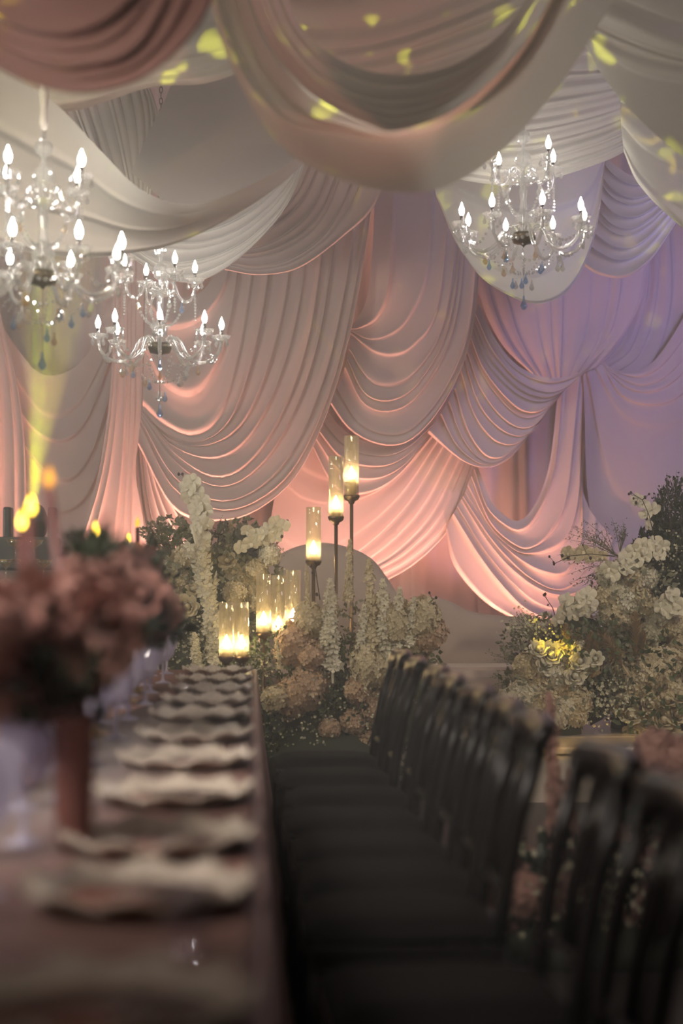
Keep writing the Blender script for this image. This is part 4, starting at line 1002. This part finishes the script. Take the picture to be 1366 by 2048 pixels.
# ------------------------------------------------------------------ sofa on the stage
M_sofa = mat('sofa_mauve', (0.42, 0.33, 0.30), 0.75, sheen=0.4, bump=0.25, bscale=14)
def sofa():
    Y = 11.3; b = P(800, 1300, Y); e = empty('sofa', (b.x, Y, STAGE + 0.001), 'mauve lounge sofa with a rounded back on the stage', 'sofa')
    out = crom([(520, 1200), (540, 1130), (580, 1098), (640, 1085), (700, 1095), (745, 1118), (775, 1155), (800, 1190), (835, 1207), (868, 1194), (905, 1204), (940, 1222), (1000, 1232), (1060, 1236), (1120, 1245), (1145, 1280)], 60)
    mb = MB(); vs = []
    n = len(out)
    prof = [(0.10, 0.0), (0.03, -0.02), (0.0, -0.06), (0.0, -0.2), (0.03, -0.245), (0.10, -0.265)]   # (drop below outline, y)
    for x, y, in out:
        top = P(x, y, Y) - e.location
        for d, yy in prof: vs.append((top.x, yy + 0.24, max(0.03, top.z - d)))
        vs.append((top.x, -0.265 + 0.24 - 0.02, 0.03)); vs.append((top.x, 0.24, 0.03))
    k = len(prof) + 2
    fs = [(i * k + j, (i + 1) * k + j, (i + 1) * k + (j + 1) % k, i * k + (j + 1) % k) for i in range(n - 1) for j in range(k)]
    fs += [tuple(range(k)), tuple((n - 1) * k + q for q in reversed(range(k)))]
    mb.add(vs, fs).build('backrest', M_sofa, e)
    x0 = (P(545, 1300, Y) - e.location).x; x1 = (P(1130, 1300, Y) - e.location).x
    MB().box(((x0 + x1) / 2, -0.33, 0.265), (x1 - x0, 0.6, 0.17)).build('seat_cushion', M_sofa, e, False, 0.06)
    MB().box(((x0 + x1) / 2, -0.32, 0.105), (x1 - x0 - .04, 0.57, 0.148)).build('plinth', M_sofa, e, False, 0.02)
    for sx in (x0 + .1, x1 - .1):
        for yy in (-.55, .1): MB().lathe([(0, 0), (.02, 0), (.026, .04), (0, .04)], 10, (sx, yy, 0)).build('foot', M_blackwood, e)
sofa()

# ------------------------------------------------------------------ crystal chandeliers
M_xtal = glassy('chandelier_crystal', (1, 1, 1), 0.06, 0.30, 0.95, 0.2, (1, 0.98, 0.92))
M_chrome = mat('polished_chrome', (0.30, 0.28, 0.27), 0.2, 1.0); M_capb = mat('antique_cap', (0.10, 0.075, 0.045), 0.35, 0.7)
M_bulb = emit('bulb_glow', (1.0, 0.95, 0.86), 75.0); M_blue = glassy('dispersion_blue', (0.62, 0.78, 1.0), 0.04, 0.2, 0.9, .12, (.5, .7, 1)); M_amber = glassy('dispersion_amber', (1.0, 0.88, 0.72), 0.04, 0.2, 0.9, .12, (1, .8, .55))  # blue and amber tints imitate light dispersed in clear crystal
def fac_drop(L=0.05, r=0.012):
    return MB().lathe([(0, 0), (r * .25, -.003), (r * .35, -L * .35), (r, -L * .72), (r * .55, -L * .93), (0, -L)], 6)
bulb_me = MB().lathe([(.006, 0), (.0105, .008), (.0135, .020), (.0125, .032), (.007, .046), (.003, .058), (0, .064)], 10).mesh('bulb')
sleeve_me = MB().lathe([(0, 0), (.0085, 0), (.0085, .048), (.0065, .05), (0, .05)], 10).mesh('candle_sleeve')
def pan_mesh():
    n = 20; mb = MB(); vs = []
    for r, z, k in ((.006, -.012, 0), (.02, -.010, 0), (.036, -.002, .5), (.044, .008, 1), (.046, .010, 1), (.043, .012, 1), (.03, .004, .5), (.006, 0, 0)):
        for i in range(n): q = r * (1 + (.06 * k if i % 2 else -.03 * k)); vs.append((q * math.cos(2 * PI * i / n), q * math.sin(2 * PI * i / n), z))
    return mb.add(vs, [(j * n + i, j * n + (i + 1) % n, (j + 1) * n + (i + 1) % n, (j + 1) * n + i) for j in range(7) for i in range(n)]).mesh('drip_pan', False)
pan_me = pan_mesh(); drop_me = fac_drop().mesh('crystal_drop', False); bdrop_me = fac_drop(.062, .016).mesh('crystal_drop', False)
bdrop_blue = bdrop_me.copy(); bdrop_amber = bdrop_me.copy()
def rope(pts, r=.010, twist=26):
    """a rope-twisted glass arm"""
    pts = crom(pts, 30); mb = MB(); vs = []; n = 8
    p = [Vector(q) for q in pts]
    for i in range(len(p)):
        t = (p[min(i + 1, 29)] - p[max(i - 1, 0)]).normalized(); s = Vector((0, 1, 0)); b = t.cross(s).normalized()
        for k in range(n):
            a = 2 * PI * k / n; rr = r * (1 + .16 * math.cos(3 * a - i * 1.1)); vs.append(p[i] + (s * math.cos(a) + b * math.sin(a)) * rr)
    fs = [(i * n + k, i * n + (k + 1) % n, (i + 1) * n + (k + 1) % n, (i + 1) * n + k) for i in range(len(p) - 1) for k in range(n)]
    return mb.add(vs, fs)
def crom3(pts, n): return crom(pts, n)
low_arm = rope([(.03, 0, -.055), (.07, 0, -.005), (.11, 0, -.012), (.15, 0, -.09), (.215, 0, -.135), (.285, 0, -.12), (.335, 0, -.07), (.345, 0, -.012)]).mesh('arm')
up_arm = rope([(.025, 0, .26), (.05, 0, .315), (.085, 0, .31), (.11, 0, .25), (.15, 0, .215), (.19, 0, .235), (.21, 0, .29), (.212, 0, .325)], .0085).mesh('arm')
def strand_mesh(a, b, sag, nb=11, r=.0075):
    mb = MB(); a = Vector(a); b = Vector(b)
    for i in range(nb):
        t = i / (nb - 1); p = a.lerp(b, t); p.z -= sag * 4 * t * (1 - t); mb.ball(p, r * (1 + .35 * math.sin(PI * t)), 6, 4)
    return mb
low_strand = strand_mesh((.345, 0, -.02), (.345 * math.cos(PI / 4), .345 * math.sin(PI / 4), -.02), .10).mesh('bead_strand', False)
tier_strand = strand_mesh((.15, 0, .215), (.03, 0, .08), .05, 12, .007).mesh('bead_strand', False)
hang_strand = strand_mesh((.212, 0, .31), (.215, 0, .12), 0, 12, .0065).mesh('bead_strand', False)
basket = MB()
for k in range(10):
    a = 2 * PI * k / 10; d = Vector((math.cos(a), math.sin(a), 0))
    for i in range(9):
        t = i / 8; basket.ball(d * (.21 * (1 - t) + .03 * t) + Vector((0, 0, -.13 - .12 * math.sin(t * PI / 2))), .0058, 6, 4)
basket_me = basket.mesh('bead_basket', False)
col_prof = [(0, .56), (.008, .56), (.012, .545), (.010, .535), (.033, .515), (.038, .495), (.030, .47), (.010, .455), (.008, .43), (.012, .425), (.036, .40), (.044, .37), (.038, .345), (.014, .325), (.010, .30), (.012, .265),
            (.022, .20), (.016, .15), (.022, .10), (.036, .065), (.046, .045), (.042, .025), (.018, .01), (.014, -.03), (0, -.03)]
def chandelier(px, py, Y, rot, label, chain_top=None):
    c = P(px, py, Y); e = empty('chandelier', c, label, 'chandelier', 'crystal chandeliers', rz=rot)
    # faceted glass column
    n = 12; mb = MB(); vs = []
    for r, z in col_prof:
        for k in range(n): q = r * (1.07 if k % 2 else .95); vs.append((q * math.cos(2 * PI * k / n), q * math.sin(2 * PI * k / n), z))
    mb.add(vs, [(j * n + k, j * n + (k + 1) % n, (j + 1) * n + (k + 1) % n, (j + 1) * n + k) for j in range(len(col_prof) - 1) for k in range(n)]).build('column', M_xtal, e, False)
    MB().lathe([(0, .235), (.02, .23), (.05, .238), (.072, .262), (.075, .268), (.07, .268), (.045, .248), (.012, .25)], 20).build('bowl', M_xtal, e)
    MB().lathe([(0, -.11), (.008, -.10), (.02, -.092), (.055, -.085), (.066, -.06), (.066, -.035), (.05, -.028), (0, -.028)], 20).build('hub', M_capb, e)
    MB().tube([(0, 0, -.03), (0, 0, .56)], .004, 6).build('rod', M_xtal, e)
    top = CEIL - c.z
    ch = MB(); k = 0; z = .56
    while z < top - .02:
        m = Matrix.Rotation(PI / 2 * (k % 2), 3, 'Z'); pts = [m @ Vector((.009 * math.cos(a), 0, .02 * math.sin(a))) + Vector((0, 0, z + .016)) for a in np.linspace(0, 2 * PI, 9)]
        ch.tube(pts, .0028, 4, False); z += .032; k += 1
    ch.build('chain', M_chrome, e)
    MB().lathe([(.012, .57), (.02, .60), (.016, .66), (.022, .72), (.015, .80), (.018, .86), (.010, .90)], 10).build('chain_cover', M_ceilcloth, e)
    rng = random.Random(int(px))
    def arms(me, cnt, R, z, off):
        for i in range(cnt):
            a = off + 2 * PI * i / cnt
            ar = link('arm', me, M_xtal, e, (0, 0, 0), (0, 0, a))
            link('drip_pan', pan_me, M_xtal, ar, (R, 0, z), None, (1.15, 1.15, 1.5)); link('candle_sleeve', sleeve_me, M_chrome, ar, (R, 0, z + .002)); link('bulb', bulb_me, M_bulb, ar, (R, 0, z + .052), None, 1.15)
            for q in range(4):
                b = PI / 4 + q * PI / 2; link('crystal_drop', drop_me, M_xtal, ar, (R + .042 * math.cos(b), .042 * math.sin(b), z + .006))
            mm = rng.choice([(bdrop_me, M_xtal), (bdrop_me, M_xtal), (bdrop_blue, M_blue), (bdrop_amber, M_amber)])
            link('crystal_drop', mm[0], mm[1], ar, (R * .62, 0, z - (.15 if cnt > 4 else .125)))
    arms(low_arm, 8, .345, 0.0, 0.0); arms(up_arm, 4, .212, .335, PI / 8)
    for i in range(8): tag(link('bead_strand', low_strand, M_xtal, e, (0, 0, 0), (0, 0, i * PI / 4)), kind='stuff')
    for i in range(4):
        tag(link('bead_strand', tier_strand, M_xtal, e, (0, 0, 0), (0, 0, i * PI / 2 + PI / 8)), kind='stuff'); tag(link('bead_strand', hang_strand, M_xtal, e, (0, 0, 0), (0, 0, i * PI / 2 + PI / 8)), kind='stuff')
    tag(link('bead_basket', basket_me, M_xtal, e), kind='stuff')
    for i in range(10):
        a = i * PI / 5 + .2; r = rng.choice([.21, .12, .06]); mm = rng.choice([(bdrop_me, M_xtal), (bdrop_me, M_xtal), (bdrop_blue, M_blue), (bdrop_amber, M_amber)])
        link('crystal_drop', mm[0], mm[1], e, (r * math.cos(a), r * math.sin(a), -.14 - (.12 if r < .1 else .06 if r < .2 else 0) - rng.uniform(0, .05)))
    link('crystal_drop', bdrop_blue, M_blue, e, (.0, 0, -.37), None, 1.3); MB().tube([(0, 0, -.11), (0, 0, -.37)], .0012, 4).build('wire', M_chrome, e)
    return e
chandelier(1047, 455, 9.0, .13, 'far crystal chandelier hanging beside the bag-shaped white swag')
chandelier(86, 528, 7.1, .55, 'nearer crystal chandelier cut by the picture edge under the cream canopy')
chandelier(320, 676, 9.45, .05, 'lowest crystal chandelier hanging in front of the gathered salmon column')

# ------------------------------------------------------------------ moving head light and champagne coupes
M_black = mat('black_housing', (0.018, 0.018, 0.02), 0.45); M_lens = emit('lens_yellow', (0.85, 0.95, 0.05), 9.0)
def moving_head():
    Y = 9.6; c = P(66, 1042, Y); e = empty('moving_head_light', (c.x, Y, STAGE if Y > 9.75 else 0), 'black moving head stage light with a glowing yellow lens on a draped plinth', 'stage light')
    z = c.z - e.location.z
    MB().box((-.03, .05, (z - .28) / 2), (.34, .3, z - .28)).build('plinth', M_black, e, False, .01)
    MB().box((-.03, .06, z - .185), (.34, .24, .19)).build('base', M_black, e, False, .015)
    for s in (-1, 1): MB().box((-.02 + s * .125, .04, z - .02), (.045, .12, .20)).build('yoke_arm', M_black, e, False, .012)
    ax = (P(92, 600, 9.0) - c); ax.normalize(); ax = (ax + Vector((0, -1.2, 0))).normalized()
    h = MB().lathe([(0, -.13), (.05, -.13), (.075, -.10), (.085, 0), (.075, .08), (.06, .10), (.052, .098)], 20, (0, 0, z), ax).build('head', M_black, e)
    MB().lathe([(0, .094), (.03, .097), (.05, .095)], 20, (0, 0, z), ax).build('lens', M_lens, h)
    return c + ax * .12
LENS = moving_head()
BT = P(112, 560, 10.0)
spot('beam_light', LENS, BT, 1300, (0.80, 0.72, 0.04), 19, .5, .02, dict(scale=60, warp=.03, t0=.2, t1=.7))
for px in (72, 92): spot('beam_light', LENS, P(px, 690, 9.75), 2600, (0.62, 0.95, 0.02), 2.4, .3, .01)
M_coupe = glassy('coupe_glass', (1, .97, .9), .03, .10, .85, .06, (1, .85, .55)); M_gold = mat('gilt_rim', (.8, .5, .15), .25, 1.0)
coupe_me = MB().lathe([(0, 0), (.03, 0), (.028, .003), (.005, .008), (.004, .06), (.012, .068), (.038, .085), (.048, .105), (.0465, .105), (.035, .088), (0, .072)], 20).mesh('bowl')
crim_me = MB().lathe([(.0462, .104), (.0488, .104), (.0488, .107), (.0462, .107)], 20).mesh('gilt_rim')
ct = P(50, 1080, 9.15); cz = ct.z - .107
rows = [(2, 0), (3, 1), (4, 2)]
tz = cz - 2 * .1075
e = empty('cocktail_table', (ct.x, 9.15, 0), 'round cocktail table with black cloth carrying the coupe tower', 'table')
MB().lathe([(0, tz - .025), (.30, tz - .025), (.30, tz - .001), (0, tz - .001)], 28).build('tabletop', M_black, e)
MB().tube([(0, 0, .02), (0, 0, tz - .02)], .03, 10).build('pole', M_black, e); MB().lathe([(0, 0), (.22, 0), (.2, .02), (.03, .03)], 20).build('base', M_black, e)
for cnt, r in rows:
    for i in range(cnt):
        x = ct.x + (i - (cnt - 1) / 2) * .1; pos = ['left', 'second', 'third', 'right'][i] if cnt == 4 else ['left', 'middle', 'right'][i] if cnt == 3 else ['left', 'right'][i]
        g = empty('champagne_coupe', (x, 9.15, cz - r * .1075), f'gilt-rimmed champagne coupe, {pos} of the {["top", "middle", "bottom"][r]} row of the tower', 'glass', 'champagne coupe tower')
        link('bowl', coupe_me, M_coupe, g); link('gilt_rim', crim_me, M_gold, g)

# ------------------------------------------------------------------ coloured show lights
# amber beams raking down the draped wall
for a, b, pw, an in (((655, 430, 11.62), (590, 800, 11.85), 9, 9), ((692, 430, 11.62), (800, 720, 11.95), 9, 9), ((1420, 470, 11.6), (1110, 800, 12.05), 14, 9), ((1050, 590, 11.75), (1085, 760, 12.1), 5, 12), ((1300, 640, 11.7), (1180, 1050, 12.2), 8, 9)):
    spot('amber_beam', P(*a), P(*b), pw, (1.0, .62, .18), an, .5, .02)
# yellow flecked pattern thrown up onto the ceiling swags from the floor of the hall
spot('gobo_light', (-2.4, 3.9, 1.2), P(800, 220, 5.9), 1200, (0.85, 0.9, 0.03), 58, .2, .012, dict(scale=28, warp=.10, t0=.20, t1=.26, loc=(.3, .2, 0)))
spot('gobo_light', (2.9, 4.2, 2.2), P(1330, 380, 9.0), 450, (1.0, 0.75, 0.05), 26, .2, .012, dict(scale=26, warp=.1, t0=.16, t1=.22, loc=(.1, .6, 0)))
# rose light raking the near swags, and a yellow spot on the low arrangement
spot('rose_wash', (3.0, 3.4, 1.4), P(1040, 230, 5.7), 210, (1.0, .36, .25), 36, .9, .1)
spot('rose_wash', (-1.6, 1.8, 2.0), P(150, 60, 4.3), 9, (1.0, .42, .32), 50, .9, .1)
spot('yellow_spot', (0.2, 8.2, 2.6), P(1108, 1285, 9.75), 1000, (1.0, .70, .03), 4.6, .6, .01)
spot('amber_spot', (-2.6, 5.6, 2.5), P(1160, 1478, 9.45), 2800, (1.0, .60, .1), 4.5, .6, .02)

# ------------------------------------------------------------------ haze in the air of the hall
hz = bpy.data.materials.new('stage_haze'); hz.use_nodes = True
hz.node_tree.nodes.remove(hz.node_tree.nodes['Principled BSDF'])
vsn = hz.node_tree.nodes.new('ShaderNodeVolumeScatter')
vsn.inputs['Color'].default_value = (1, 1, 1, 1); vsn.inputs['Density'].default_value = 0.042; vsn.inputs['Anisotropy'].default_value = 0.25
hz.node_tree.links.new(vsn.outputs[0], hz.node_tree.nodes['Material Output'].inputs['Volume'])
ho = MB().box((0, 7.75, 3.3), (12.9, 10.3, 6.5)).build('haze', hz, None, False)
tag(ho, 'thin stage haze filling the air of the hall', 'haze', kind='stuff')

# added cone of denser haze, shaped to make the moving head's beam show
hp = bpy.data.materials.new('dense_haze'); hp.use_nodes = True
hp.node_tree.nodes.remove(hp.node_tree.nodes['Principled BSDF'])
vp = hp.node_tree.nodes.new('ShaderNodeVolumeScatter'); vp.inputs['Density'].default_value = 0.36; vp.inputs['Anisotropy'].default_value = 0.2
hp.node_tree.links.new(vp.outputs[0], hp.node_tree.nodes['Material Output'].inputs['Volume'])
bd = BT - LENS
po = MB().lathe([(0, 0.02), (.06, .03), (.14, .5), (.28, 1.2), (.34, 1.7), (0, 1.72)], 20, LENS, bd).build('beam_haze', hp, None)
tag(po, 'added cone of denser haze that makes the moving head beam show', 'haze', kind='stuff')
